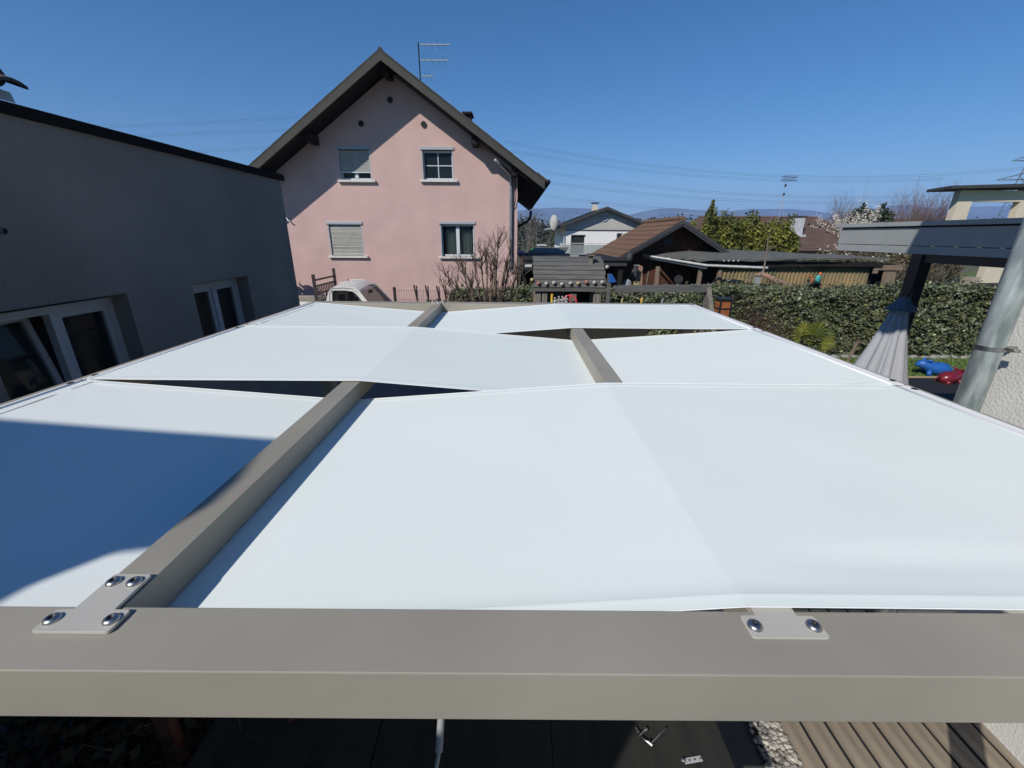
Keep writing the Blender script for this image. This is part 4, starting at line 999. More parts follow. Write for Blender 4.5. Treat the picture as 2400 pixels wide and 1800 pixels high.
# things standing in the open bay
def at(p): return p
q0 = (4.175, 13.9, 1.467); q1 = (4.051, 13.9, 2.105)
bd = thing('leaning_board', 'red brown board leaning inside the open bay of the corrugated shed', 'board', (q0[0], 13.9, 0))
MB().hexa([(q0[0] - .08, 13.9, 0), (q0[0] + .13, 13.9, 0), (q0[0] + .13, 13.94, 0), (q0[0] - .08, 13.94, 0)], [(q1[0] - .05, 13.92, q1[2]), (q1[0] + .10, 13.92, q1[2] - .06), (q1[0] + .10, 13.96, q1[2] - .06), (q1[0] - .05, 13.96, q1[2])]).build('panel', 'log', bd)
q = (3.888, 13.7, 2.091)
sr = thing('garden_roller', 'black upright roller leaning beside the red brown board', 'roller', (q[0], 13.7, 0))
MB().tube([(q[0] - .06, 13.7, .95), (q[0], 13.75, q[2] - .03)], .075, 12).build('drum', 'slate', sr, smooth=2); MB().tube([(q[0] - .08, 13.72, q[2]), (q[0] + .10, 13.72, q[2])], .012, 6).build('handle', 'alu', sr)
q = (3.767, 13.6, 1.967); q2 = (3.572, 13.6, 1.495)
tl = tag(MB().tube([(q2[0], 13.6, q2[2] - .8), q2, q], .016, 6).build('tool_handle', 'plankpost'), 'pale wooden tool handle leaning in the open bay left of the roller', 'tool')
q = (3.562, 13.4, 1.621)
ct = thing('plastic_cover', 'greyish clear plastic sheet bundled at the edge of the open bay', 'plastic sheet', (q[0], 13.4, 0))
mb = MB(); mb.ell((q[0], 13.4, q[2] - .45), (.22, .15, .52), 9, 7); o_ = mb.build('sheet', 'paleslab', ct); 
for v_ in o_.data.vertices: v_.co += Vector((random.uniform(-.035, .035), random.uniform(-.03, .03), random.uniform(-.03, .03)))
q = (3.841, 13.3, 1.607)
bx = thing('cardboard_box', 'small tan box on the ledge in front of the open bay', 'box', (q[0], 13.3, q[2] - .1)); box('body', 'ballyellow', bx, (q[0] - .08, 13.3, q[2] - .55), (q[0] + .08, 13.42, q[2] + .02)); box('flap', 'rawwood', bx, (q[0] - .085, 13.27, q[2] + .021), (q[0] + .02, 13.38, q[2] + .03))
for i, (u, v1, lb) in enumerate(((1519, 634, 'thin pale stick standing right of the red brown board'), (1545, 625, 'square wooden prop standing in the open bay'))):
    pass
q = (4.271, 13.7, 1.911); tag(MB().tube([(q[0] - .05, 13.7, .6), (q[0] + .02, 13.72, q[2])], .014, 6).build('stick', 'plankpost'), 'thin pale stick standing right of the red brown board', 'stick')
q = (4.556, 13.6, 2.063); tag(MB().box((q[0] - .06, 13.6, 0), (q[0] + .05, 13.7, q[2])).build('prop_post', 'rawwood', bevel=.008), 'square wooden prop post standing in the open bay', 'post')
q = (5.235, 13.6, 1.678)
fn = thing('round_fan', 'round grey wire fan on a pale stand in the dark open bay', 'fan', (q[0], 13.6, 0))
mb = MB()
for r_ in (.13, .095, .06, .03): mb.tube([(q[0] + r_ * math.cos(a), 13.6, q[2] + r_ * 1.05 * math.sin(a)) for a in np.linspace(0, 2 * PI, 22)], .006, 4)
mb.build('grille', 'slate', fn); MB().tube([(q[0], 13.62, q[2]), (q[0], 13.66, q[2])], .125, 20).build('disc', 'slate', fn); MB().box((q[0] - .02, 13.62, .5), (q[0] + .03, 13.66, q[2] - .14)).build('stand', 'sill', fn)
q = (3.885, 14.6, 2.333); ho_ = thing('hanging_basket', 'dark hanging basket under the gutter beside the timber shed', 'basket', (q[0], 14.6, q[2])); MB().ell((q[0], 14.6, q[2] - .05), (.11, .11, .16), 10, 7).build('basket', 'slate', ho_, smooth=True); MB().tube([(q[0], 14.6, q[2] + .08), (q[0], 14.6, q[2] + .25)], .006, 4).build('wire', 'slate', ho_)

# hanging climber/bird decoration (generic figure) on the corrugated wall
q = (9.445, 13.35, 1.744)
fg = thing('wall_ornament', 'colourful orange teal and black bird shaped ornament hanging on the corrugated wall', 'ornament', (q[0], 13.38, q[2]))
MB().ell((q[0], 13.36, q[2]), (.085, .05, .13), 10, 8).build('body', 'teal', fg, smooth=True)
MB().ell((q[0] + .03, 13.36, q[2] + .15), (.045, .04, .06), 8, 6).build('head', 'orangepl', fg, smooth=True)
MB().tube([(q[0] - .05, 13.36, q[2] - .08), (q[0] - .2, 13.36, q[2] - .16), (q[0] - .34, 13.36, q[2] - .25)], [.06, .05, .015], 7).build('tail', 'anthpost', fg)
MB().tube([(q[0] + .03, 13.36, q[2] - .1), (q[0] + .14, 13.36, q[2] - .2)], [.05, .02], 7).build('foot', 'anthpost', fg)
MB().tube([(q[0] - .2, 13.36, q[2] - .12), (q[0] - .17, 13.36, q[2] + .02), (q[0] - .24, 13.36, q[2] + .09), (q[0] - .36, 13.36, q[2] + .08)], .018, 6).build('wing', 'orangepl', fg)

# log, pale slab, stake, red shrub, rusty lantern, palm
l0, l1, l2 = (6.986, 12.2, 2), (7.599, 12.2, 1.723), (8.029, 12.2, 1.535)
lg = thing('leaning_log', 'pinkish peeled log leaning down across the hedge top', 'log', (l1[0], 12.2, 1.6))
MB().tube([l0, l1, l2], [.05, .085, .10], 10).build('trunk', 'log', lg, smooth=True); MB().tube([l0, (6.685, 12.2, 1.881), (6.543, 12.2, 1.549)], [.035, .025, .018], 6).build('limb', 'greytwig', lg)
MB().tube([(7.034, 12.2, 2), (7.092, 12.3, 2.456), (7.102, 12.4, 2.907), (7.15, 12.4, 3.13)], [.03, .02, .014, .006], 5).build('limb', 'greytwig', lg)
MB().tube([(7.128, 12.35, 2.591), (7.263, 12.35, 2.683), (7.37, 12.35, 2.74)], [.014, .01, .005], 4).build('limb', 'greytwig', lg)
q0, q1 = (6.784, 12, 1.923), (6.784, 12, 1.504)
ps = thing('pale_slab', 'pale grey upright slab in front of the leaning log', 'slab', (q1[0], 12.0, 0))
MB().hexa([(q1[0] - .03, 12.0, .6), (q1[0] + .05, 12.0, .6), (q1[0] + .05, 12.06, .6), (q1[0] - .03, 12.06, .6)], [(q0[0] - .05, 12.0, q0[2] - .02), (q0[0] + .11, 12.0, q0[2]), (q0[0] + .11, 12.06, q0[2]), (q0[0] - .05, 12.06, q0[2] - .02)]).build('slab', 'paleslab', ps); MB().ell((q0[0] + .05, 12.03, q0[2] + .04), (.08, .07, .06), 8, 6).build('stone_cap', 'log', ps)
rs = thing('red_twig_shrub', 'leafless reddish brown shrub growing against the ivy hedge', 'shrub', (5.9, 10.2, 0))
mb = MB()
for i in range(46): 
    branch(mb, (6.1 + rnd.gauss(0, .30), 10.25 + rnd.gauss(0, .15), 0), (rnd.gauss(-.02, .35), rnd.gauss(0, .25), 1), rnd.uniform(.8, 1.35), .012, 3 if i < 12 else 2, rnd, 3, .35, (2, 3), .5, .2, 5, .35, .7)
for i in range(14):
    branch(mb, (7.2 + rnd.gauss(0, .6), 12.6, .8), (rnd.gauss(0, .4), 0, 1), rnd.uniform(.6, 1.0), .010, 3, rnd, 3, .4, (2, 3), .6, .1, 5, .35, .75)
mb.build('branches', 'redtwig', rs)
q0, q1 = (4.68, 9.6, 1.627), (4.994, 9.6, 1.271)
ln = thing('rusty_fire_basket', 'rusty orange metal fire column half hidden behind the canopy corner', 'fire basket', ((q0[0] + q1[0]) / 2, 9.7, 0))
box('body', 'rust', ln, (q0[0] + .03, 9.6, .3), (q1[0] - .03, 9.85, q0[2] - .03)); box('top_rim', 'anthpost', ln, (q0[0], 9.57, q0[2] - .03), (q1[0], 9.88, q0[2] + .01)); box('band', 'anthpost', ln, (q0[0] + .02, 9.59, q1[2] + .12), (q1[0] - .02, 9.86, q1[2] + .15))
for x in (q0[0] + .02, q1[0] - .05): box('leg', 'anthpost', ln, (x, 9.58, 0), (x + .03, 9.61, q0[2]))
px = (6.989, 9.7, 0.642)
pm = thing('small_palm', 'small yellow green fan palm growing in front of the hedge', 'palm', (px[0], 9.7, 0))
MB().tube([(px[0], 9.7, 0), (px[0] + .02, 9.7, .42)], [.11, .09], 10).build('trunk', 'palmbrown', pm)
def frond(c, dirn, L, Rr, nb=22, droop=.12, facing=None):
    mb = MB(); c = Vector(c); d = Vector(dirn).normalized(); base_ = c + d * L
    mb.tube([c, c + d * L * .5 + Vector((0, 0, .02)), base_], .008, 4)
    side = d.cross(Vector(facing or (0, -1, .3))).normalized()
    for i in range(nb):
        a = math.radians(-105 + 210 * i / (nb - 1)); dd = (d * math.cos(a) + side * math.sin(a)).normalized()
        w = Vector((dd.y, -dd.x, 0)); w = d.cross(side).cross(dd).normalized() * .016
        L2 = Rr * (1 - .25 * abs(a) / 2)
        m1 = base_ + dd * L2 * .55; m2 = base_ + dd * L2 + Vector((0, 0, -droop * L2 * (1 + abs(a))))
        nrm_ = d.cross(side).normalized() * .006 * (1 if i % 2 else -1)
        mb.quad(base_, m1 + w + nrm_, m2, m1 - w - nrm_)
    return mb
c_ = (px[0] + .02, 9.7, .58)
for dirn, L, Rr, fc in (((.22, -.15, 1), .26, .56, (0, -1, .2)), ((-.75, -.1, .55), .35, .42, (-.2, -1, .6)), ((.8, -.1, .5), .35, .42, (.2, -1, .6)), ((-.25, -.6, .25), .25, .36, (0, -.6, 1)), ((.5, -.5, .1), .30, .36, (0, -.5, 1)), ((-.8, -.3, 0), .3, .36, (0, -.4, 1)), ((.1, .6, .8), .3, .42, (0, -1, .5)), ((.45, .2, .9), .36, .40, (0, -1, .3)), ((-.35, .2, .9), .36, .40, (0, -1, .3))):
    frond(c_, dirn, L * .9, Rr * .82, 24, .12, fc).build('frond', 'palm', pm)
q0, q1 = (7.233, 8.6, 0.929), (7.159, 8.6, 0.484)
st = thing('garden_stake', 'short pale wooden T shaped stake standing in the lawn beside the parasol', 'stake', (q1[0], 8.6, 0))
MB().beam((q1[0] - .12, 8.6, q1[2] - .4), (q0[0], 8.6, q0[2]), .045, .03).build('shaft', 'rawwood', st); MB().beam(((6.975, 8.6, 0.991)), ((7.424, 8.6, 0.885)), .03, .03).build('crossbar', 'palmbrown', st)

# ================================================================ right: anthracite terrace roof
ar = thing('anthracite_terrace_roof', 'anthracite aluminium terrace roof with dark post at right behind the pergola', 'terrace roof', (4.5, 3.8, 0))
FX = 3.75
box('gutter_fascia', 'anthracite', ar, (FX, 2.62, 2.885), (FX + .10, 5.13, 3.045), bevel=.004)
box('top_cap', 'anthracite', ar, (FX - .025, 2.62, 3.058), (FX + .11, 5.18, 3.098), bevel=.003)
box('joint', 'blackhole', ar, (FX + .012, 2.62, 3.0455), (FX + .09, 5.12, 3.0575))
box('lower_fascia', 'anthracite', ar, (FX - .002, 2.62, 2.812), (FX + .10, 5.115, 2.880), bevel=.003)
box('side_beam', 'anthracite', ar, (FX + .11, 4.98, 2.80), (7.2, 5.11, 3.05)); 
box('wall_beam', 'anthpost', ar, (FX + .11, 2.62, 2.80), (7.2, 2.72, 3.05)); box('right_beam', 'anthpost', ar, (7.2, 2.62, 2.80), (7.3, 5.11, 3.05))
box('under_beam', 'anthpost', ar, (FX + .02, 2.64, 2.74), (FX + .09, 4.02, 2.811))
for i in range(13): MB().beam((FX + .22 + i * .26, 2.73, 2.99), (FX + .22 + i * .26, 4.97, 2.99), .19, .03).build('louvre', 'anthpost', ar)
box('post', 'anthpost', ar, (FX + .0, 4.03, 0), (FX + .11, 4.14, 2.811), bevel=.003)
# ================================================================ closed parasol
pc = thing('closed_parasol', 'closed pale grey parasol with its cap coloured for blue shade, hanging in folds beside the dark post', 'parasol', (3.28, 3.55, 0))
ux, uy = (3.313, 3.6, 2.497)[0], 3.6; zt = (3.313, 3.6, 2.497)[2]
MB().tube([(ux, uy, 0), (ux, uy, zt + .01)], .022, 10).build('pole', 'anthpost', pc); MB().tube([(ux, uy, zt - .01), (ux, uy, zt + .02)], .042, 14).build('finial', 'anthpost', pc)
def fold(z0, z1, r0, r1, nf, amp0, amp1, seed, n=96, rows=14, lean=0, pw=1.0):
    rr_ = random.Random(seed); ph_ = [rr_.uniform(-.3, .3) for _ in range(nf)]; mb = MB(); G = []
    for j in range(rows + 1):
        t = j / rows; row = []
        for i in range(n):
            a = 2 * PI * i / n; k = a / (2 * PI) * nf
            f = abs(math.sin(PI * k + .35 * math.sin(2.3 * a + seed))) ** .7
            r = r0 + (r1 - r0) * t ** pw; am = amp0 + (amp1 - amp0) * t
            r_ = r * (1 - am + am * f * 1.25) * (1 + .30 * t * ph_[int(k) % nf])
            row.append((ux + lean * t + r_ * math.cos(a), uy + r_ * math.sin(a), z0 + (z1 - z0) * t + (.006 * math.sin(5 * a) if j == rows else 0)))
        G.append(row)
    for j in range(rows):
        for i in range(n): mb.quad(G[j][i], G[j][(i + 1) % n], G[j + 1][(i + 1) % n], G[j + 1][i])
    return mb
fold(zt - .08, 1.42, .055, .30, 8, .18, .50, 3, rows=20, lean=-.04, pw=1.2).build('canopy', 'parasol', pc, smooth=True, weld=True)
fold(zt, zt - .125, .036, .112, 8, .04, .16, 3, rows=8, pw=1.6).build('cap', 'parasolshade', pc, smooth=True, weld=True)
box('base', 'slate', pc, (ux - .3, uy - .3, 0), (ux + .3, uy + .3, .08), bevel=.02)

# ================================================================ WHITE HOUSE right + downpipe
wh = thing('white_house', 'white roughcast house wall with thick galvanised downpipe at the right edge', 'house', (4.5, 0, 0))
box('wall', 'white_rend', wh, (3.05, -3.4, 0), (10, 2.6, 4.85))
shade_eaves_pts = [(2.52, -3.6), (10.3, -3.6), (10.3, 2.80), (2.66, 2.80), (2.40, 2.55), (1.45, 1.78), (1.45, 1.5), (2.52, 1.5)]; MB().hexa([(x, y, 4.42) for x, y in shade_eaves_pts], [(x, y, 4.86) for x, y in shade_eaves_pts]).build('eaves', 'barge', wh); MB().tube([(2.52, -3.6, 4.9), (2.52, 1.45, 4.9)], .075, 10).build('gutter', 'zinc', wh)  # unseen eaves, outline extended and notched to shade fascia and parasol
pcx, pcy = 2.885, 2.475
pp_ = MB().tube([(pcx, pcy, .05), (pcx, pcy, 4.42)], .064, 28).build('downpipe', 'zinc', wh, smooth=2)
cl = MB().tube([(pcx, pcy, 2.318), (pcx, pcy, 2.345)], .0675, 28).build('pipe_clamp', 'steel', pp_, smooth=2)
MB().box((pcx + .05, pcy - .085, 2.322), (pcx + .085, pcy - .045, 2.341)).build('clamp_lug', 'steel', pp_)
MB().tube([(pcx + .068, pcy - .10, 2.331), (pcx + .068, pcy - .03, 2.331)], .008, 8).build('clamp_screw', 'steel', pp_)
MB().tube([(pcx + .06, pcy, 2.331), (3.06, pcy, 2.331)], .009, 8).build('wall_rod', 'steel', pp_)
q = (3.208, 2.651, 2.2)

# ================================================================ toys and black surface on the lawn
mt = tag(MB().box((5.2, 4.9, .0), (12.5, 8.80, .05)).build('black_surface', 'flat_black'), 'flat black terrace surface with a pale edge in front of the lawn', 'mat')  # one flat slab in an even near-black
tag(MB().box((5.2, 8.805, .0), (12.5, 8.86, .07)).build('pale_edging', 'ballyellow'), 'thin pale edging strip between black surface and lawn', 'edging')
def hopper(cx, cy, m, nm, lbl, yaw, sc=1.0):
    t = thing(nm, lbl, 'toy', (cx, cy, 0)); R_ = Matrix.Rotation(yaw, 3, 'Z')
    def W(p): v = R_ @ Vector(p) * sc; return (cx + v.x, cy + v.y, v.z)
    rows = [(-.36, .17, .10, .10), (-.27, .19, .18, .16), (-.12, .20, .20, .18), (.04, .20, .18, .17), (.17, .24, .15, .15), (.27, .30, .13, .13), (.36, .31, .10, .10), (.42, .29, .05, .05)]
    mb = MB(); n = 14; G = []
    for (x, z, ry, rz_) in [(-.40, .16, .01, .01)] + rows + [(.445, .28, .008, .008)]:
        G.append([W((x, ry * math.cos(2 * PI * a / n), z + rz_ * math.sin(2 * PI * a / n))) for a in range(n)])
    for i in range(len(G) - 1):
        for a in range(n): mb.quad(G[i][a], G[i][(a + 1) % n], G[i + 1][(a + 1) % n], G[i + 1][a])
    mb.build('body', m, t, smooth=True, weld=True)
    for y in (-.06, .06): MB().tube([W((.24, y, .38)), W((.20, y * 1.8, .43)), W((.16, y * 2.3, .45))], [.035 * sc, .035 * sc, .015], 8).build('ear', m, t, smooth=True)
    for x in (-.25, .14):
        for y in (-.13, .13): MB().tube([W((x, y * .8, .16)), W((x * 1.15, y * 1.3, .03))], [.055 * sc, .06 * sc], 9).build('leg', m, t, smooth=True)
    MB().tube([W((-.36, 0, .2)), W((-.47, 0, .25)), W((-.52, 0, .20))], [.03 * sc, .02 * sc, .008], 7).build('tail', m, t, smooth=True)
    return t
q = (9.576, 9.142, 0.1); hopper(q[0], q[1], 'blue', 'blue_hopper_toy', 'blue inflatable animal hopper lying on the lawn', 2.9, .84)
q = (9.419, 8.566, 0.1); hopper(q[0], q[1], 'darkred', 'red_hopper_toy', 'dark red inflatable animal hopper beside the blue one', .2, .74)
# white debris
for i, (u) in enumerate(((5.774, 8.3, 0.634), (5.661, 8.3, 0.669))): pass

# ================================================================ BELOW THE FRONT BEAM
tb = thing('black_table', 'large matt black board table under the front beam with tools on it', 'table', (-.2, 1.5, 0))
for i in range(3): box('top_board', 'table', tb, (-1.42 + i * .808, .95, .705), (-1.42 + (i + 1) * .808 - .006, 2.2, .74), bevel=.003)
for x in (-1.3, .85):
    for y in (1.05, 2.05): box('leg', 'anthpost', tb, (x, y, 0), (x + .07, y + .07, .704))
TZ = .741
a = (0.59, 1.332, 0.76); b = (0.607, 1.298, 0.76); c = (0.644, 1.266, 0.76); d = (0.737, 1.333, 0.76)
lw_ = thing('hex_key_and_bolts', 'bright steel angled hex key with loose bolts on the black table', 'tool', (c[0], c[1], TZ))
MB().tube([b, c, (c[0] + .005, c[1] + .003, .76), d], .0045, 8).build('key', 'steel', lw_, smooth=True); MB().tube([(0.635, 1.276, 0.76), (0.652, 1.259, 0.76)], .009, 10).build('key_end', 'steel', lw_)
for p0, p1 in (((0.597, 1.336, 0.755), (0.604, 1.317, 0.755)), ((0.601, 1.298, 0.755), (0.637, 1.325, 0.755))):
    MB().tube([p0, p1], .005, 8).build('shank', 'steel', lw_); MB().tube([p1, (p1[0] + (p1[0] - p0[0]) * .25, p1[1] + (p1[1] - p0[1]) * .25, p1[2])], .010, 12).build('bolt_head', 'steel', lw_)
a = (0.779, 1.207, 0.75); b = (0.862, 1.219, 0.75)
hb = thing('steel_bracket', 'small steel strap bracket with three holes on the black table', 'bracket', (a[0], a[1], TZ))
MB().beam((a[0], a[1], .746), (b[0], b[1], .746), .022, .004).build('strap', 'alu', hb, bevel=.001)
for t in (.3, .6, .92): MB().tube([(a[0] + (b[0] - a[0]) * t, a[1] + (b[1] - a[1]) * t, .7485), (a[0] + (b[0] - a[0]) * t, a[1] + (b[1] - a[1]) * t, .7495)], .004, 8).build('hole', 'darkhole', hb)
MB().ell((a[0] - .006, a[1], .752), (.012, .01, .01), 8, 6).build('hinge_knuckle', 'steel', hb)
p0, p1, p2 = (-0.257, 1.084, 1.2), (-0.253, 0.981, 1.2), (-0.254, 0.934, 1.2)
cr = thing('crank_handle', 'thin pale crank rod hanging down beneath the front beam', 'crank', (p1[0], p1[1], 1.2))
MB().tube([(p0[0] + .002, p0[1] + .05, 1.33), p1], .0135, 10).build('grip', 'paleslab', cr, smooth=2); MB().tube([p1, p2, (p2[0] - .01, p2[1] - .08, 1.12)], .007, 8).build('rod', 'alu', cr)
# plants at lower left, deep shade put into their near-black leaf colour
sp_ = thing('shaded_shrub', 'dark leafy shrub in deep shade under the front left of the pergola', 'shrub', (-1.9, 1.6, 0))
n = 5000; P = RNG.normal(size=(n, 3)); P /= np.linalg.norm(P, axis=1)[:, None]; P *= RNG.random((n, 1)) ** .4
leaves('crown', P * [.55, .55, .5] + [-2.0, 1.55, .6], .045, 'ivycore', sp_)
mb = MB()
for i in range(5): branch(mb, (-2.0, 1.55, 0), (rnd.gauss(0, .5), rnd.gauss(0, .4), 1), .8, .03, 2, rnd)
mb.build('stems', 'twig', sp_)
for x in (-1.62, -1.46):
    pass
pb = thing('wooden_trestle', 'brown wooden trestle legs in shade at the lower left', 'trestle', (-1.5, 1.3, 0))
MB().beam((-1.60, 1.3, 0), (-1.60, 1.32, 1.0), .07, .05).build('leg', 'timber', pb); MB().beam((-1.05, 1.4, .76), (-1.35, 1.2, 0), .07, .05).build('leg', 'timber', pb); MB().tube([(-1.56, 1.30, .95), (-1.4, 1.28, .97), (-1.25, 1.27, 1.03), (-1.2, 1.26, 1.08)], .014, 6).build('rope', 'ballyellow', pb)

# ================================================================ unseen house end and ladder behind the camera, put there to cast shadows
bh = thing('shade_house', 'unseen house end and parapet panels behind the viewpoint, shaped to shade the left canopy', 'house', (-4, -2.5, 0))
def prism(pts, y0, y1, nm, m): return MB().hexa([(x, y0, z) for x, z in pts], [(x, y1, z) for x, z in pts]).build(nm, m, bh, weld=True)
prism([(-7, 0), (-2.40, 0), (-2.41, 3.9), (-2.46, 4.02), (-2.52, 4.13), (-2.53, 4.24), (-2.44, 4.27), (-2.36, 4.29), (-2.42, 4.42), (-2.77, 4.77), (-4.02, 4.86), (-7, 4.95)], -.9, -1.02, 'shade_gable', 'fargrey')  # thin panel, outline drawn to cast the canopy shadow
prism([(-2.399, 0), (-1.43, 0), (-1.43, 3.36), (-2.399, 3.36)], -.905, -1.02, 'parapet', 'fargrey')  # added lower panel, sized to keep the table in shadow
ld = thing('shadow_ladder', 'added unseen folding ladder behind the viewpoint, shading the deck', 'ladder', (.7, -.9, 0))  # added out of view for its shadow on the deck
for sx in (.42, .98):
    MB().beam((sx, -.55, 0), (sx, -.95, 2.0), .07, .03).build('rail', 'alu', ld); MB().beam((sx, -1.35, 0), (sx, -.98, 2.0), .05, .03).build('rail', 'alu', ld)
for i in range(7): MB().box((.45, -.66 - i * .052, .28 + i * .26), (.95, -.56 - i * .052, .30 + i * .26)).build('step', 'alu', ld)
box('platform', 'alu', ld, (.42, -1.22, 2.0), (.98, -.85, 2.05))
# ================================================================ MIDDLE / FAR BACKGROUND
# brown hip roof house
hp = thing('brown_roof_house', 'house with brown hipped tile roof and white chimney behind the thujas', 'house', (15, 29, 0))
ridge0, ridge1 = Vector((12.3, 30, 4.15)), Vector((20.1, 30, 4.17)); ev = 2.20
A = [Vector((9.5, 26, ev)), Vector((23.2, 26, ev)), Vector((23.2, 34, ev)), Vector((9.5, 34, ev))]
A[1] = Vector((22.6, 26, ev)); A[2] = Vector((22.6, 34, ev))
nr = 17; rm = MB()
for i in range(nr):
    t0, t1 = i / nr, (i + 1) / nr
    for (p, q, r, s) in ((A[0], A[1], ridge1, ridge0), (A[1], A[2], ridge1, ridge1), (A[2], A[3], ridge0, ridge1), (A[3], A[0], ridge0, ridge0)):
        a, b = p.lerp(s, t0), q.lerp(r, t0); c, d = q.lerp(r, t1), p.lerp(s, t1); up = Vector((0, 0, .055))
        rm.quad(a + up, b + up, c, d); rm.quad(a, b, b + up, a + up)
stuff(rm.build('tile_courses', 'hiptile', hp))
box('wall', 'farwhite', hp, (10, 26.6, 0), (22.2, 33.4, ev)); box('eaves', 'soffit', hp, (9.6, 26.05, ev - .16), (22.5, 33.95, ev - .003))
MB().tube([ridge0 + Vector((0, 0, .03)), ridge1 + Vector((0, 0, .03))], .09, 6).build('ridge', 'hiptile', hp)
for e in (A[1],): MB().tube([ridge1 + Vector((0, 0, .03)), e + Vector((0, 0, .05))], .08, 6).build('hip', 'hiptile', hp)
ch = MB().box((17.38, 27.8, 3.0), (17.98, 28.4, 4.10)).build('chimney', 'chimwhite', hp); box('chimney_cap', 'bargeblack', ch, (17.32, 27.74, 4.14), (18.04, 28.46, 4.20)); box('flashing', 'chimwhite', ch, (17.15, 27.62, 3.0), (18.12, 27.8, 3.12))
q = (16.224, 27.8, 3.678); MB().hexa([(q[0] - .45, 27.4, 2.95), (q[0] + .35, 27.4, 2.95), (q[0] + .25, 28.1, 3.32), (q[0] - .5, 28.1, 3.32)], [(q[0] - .45, 27.35, 3.05), (q[0] + .35, 27.35, 3.05), (q[0] + .25, 28.05, 3.42), (q[0] - .5, 28.05, 3.42)]).build('skylight', 'chimwhite', hp)
MB().quad((q[0] - .36, 27.41, 3.10), (q[0] + .25, 27.41, 3.10), (q[0] + .17, 27.98, 3.405), (q[0] - .4, 27.98, 3.405)).build('skylight_pane', 'solar', hp)
for u in ((16.941, 29, 3.889), (17.626, 29, 3.893), (19.051, 29, 3.903)): MB().ell((u[0], 29, 3.78), (.09, .09, .12), 6, 4).build('vent_tile', 'bargeblack', hp)
# its aerial
m0, m1 = (17.028, 29, 4.119), (16.915, 29, 6.468)
mx = m0[0]
ma = MB().tube([(mx, 29, 3.7), (mx, 29, m1[2])], .014, 6).build('aerial', 'alu', hp)
for zz, n_ in ((m1[2], 7), (m1[2] - .18, 6)):
    MB().tube([(mx - .3, 29, zz + .04), (mx + .5, 28.7, zz - .02)], .02, 5).build('aerial_boom', 'slate', ma)
    e = MB()
    for i in range(n_): x = mx - .28 + i * .13; e.tube([(x, 28.7, zz + .12), (x + .1, 29.25, zz - .04)], .010, 4)
    e.build('dipole', 'slate', ma)
MB().tube([(mx - .55, 29, m1[2] - 1.05), (mx + .6, 29, m1[2] - .98)], .012, 4).build('aerial_boom', 'alu', ma)
for zz in (m1[2] - .45, m1[2] - .95): MB().box((mx - .05, 28.93, zz - .07), (mx + .05, 29, zz + .07)).build('junction_box', 'bargeblack', ma)
for dx in (-.5, .35): MB().tube([(mx, 29, 5.3), (mx + dx, 29.0, 4.1)], .008, 3).build('guy_wire', 'alu', ma)

# white gable house with balcony
wg = thing('white_gable_house', 'white house with pale grey gable, satellite dish and balcony in the distance', 'house', (8, 42, 0))
GY = 38.0; gax, gaz = 7.75, 5.25; gs = .375
gz = lambda x, o=0: gaz - o - gs * abs(x - gax)
wx0, wx1 = 4.5, 12.4; band = 3.38
gops = [(4.95, 6.2, 1.35, 3.05), (8.85, 9.32, 2.45, 3.20), (10.9, 11.4, 2.5, 3.2)]
mb = wall(MB(), lambda a, z, d: (a, GY + d, z), wx0, wx1, 0, lambda x: band, gops, .2); mb.quad((wx0, GY, 0), (wx0, 48, 0), (wx0, 48, gz(wx0, .1)), (wx0, GY, gz(wx0, .1))); mb.build('lower_wall', 'farwhite', wg)
mb = MB(); mb.hexa([(wx0, GY - .05, band), (wx1, GY - .05, band), (wx1, GY, band), (wx0, GY, band)], [(wx0, GY - .05, band + .07), (wx1, GY - .05, band + .07), (wx1, GY, band + .07), (wx0, GY, band + .07)]); mb.build('string_course', 'bargeblack', wg)
MB().quad((wx0, GY - .02, band + .07), (wx1, GY - .02, band + .07), (wx1, GY - .02, max(gz(wx1, .1), band + .08)), (gax, GY - .02, gz(gax, .1)), (wx0, GY - .02, max(gz(wx0, .1), band + .08))).build('gable', 'fargrey', wg)
for xe in (3.35, 13.2):
    MB().hexa([(gax, GY - .6, gz(gax, .12)), (xe, GY - .6, gz(xe, .12)), (xe, 49, gz(xe, .12)), (gax, 49, gz(gax, .12))], [(gax, GY - .6, gz(gax)), (xe, GY - .6, gz(xe)), (xe, 49, gz(xe)), (gax, 49, gz(gax))]).build('roof', 'rooftile', wg)
    MB().hexa([(gax, GY - .64, gz(gax, .22)), (xe, GY - .64, gz(xe, .22)), (xe, GY - .6, gz(xe, .22)), (gax, GY - .6, gz(gax, .22))], [(gax, GY - .64, gz(gax, .05)), (xe, GY - .64, gz(xe, .05)), (xe, GY - .6, gz(xe, .05)), (gax, GY - .6, gz(gax, .05))]).build('bargeboard', 'bargeblack', wg)
MB().hexa([(4.4, GY - .4, gz(4.4, -.03)), (6.9, GY - .4, gz(6.9, -.03)), (6.9, 42, gz(6.9, -.03)), (4.4, 42, gz(4.4, -.03))], [(4.4, GY - .4, gz(4.4, -.09)), (6.9, GY - .4, gz(6.9, -.09)), (6.9, 42, gz(6.9, -.09)), (4.4, 42, gz(4.4, -.09))]).build('solar_panel', 'solar', wg)
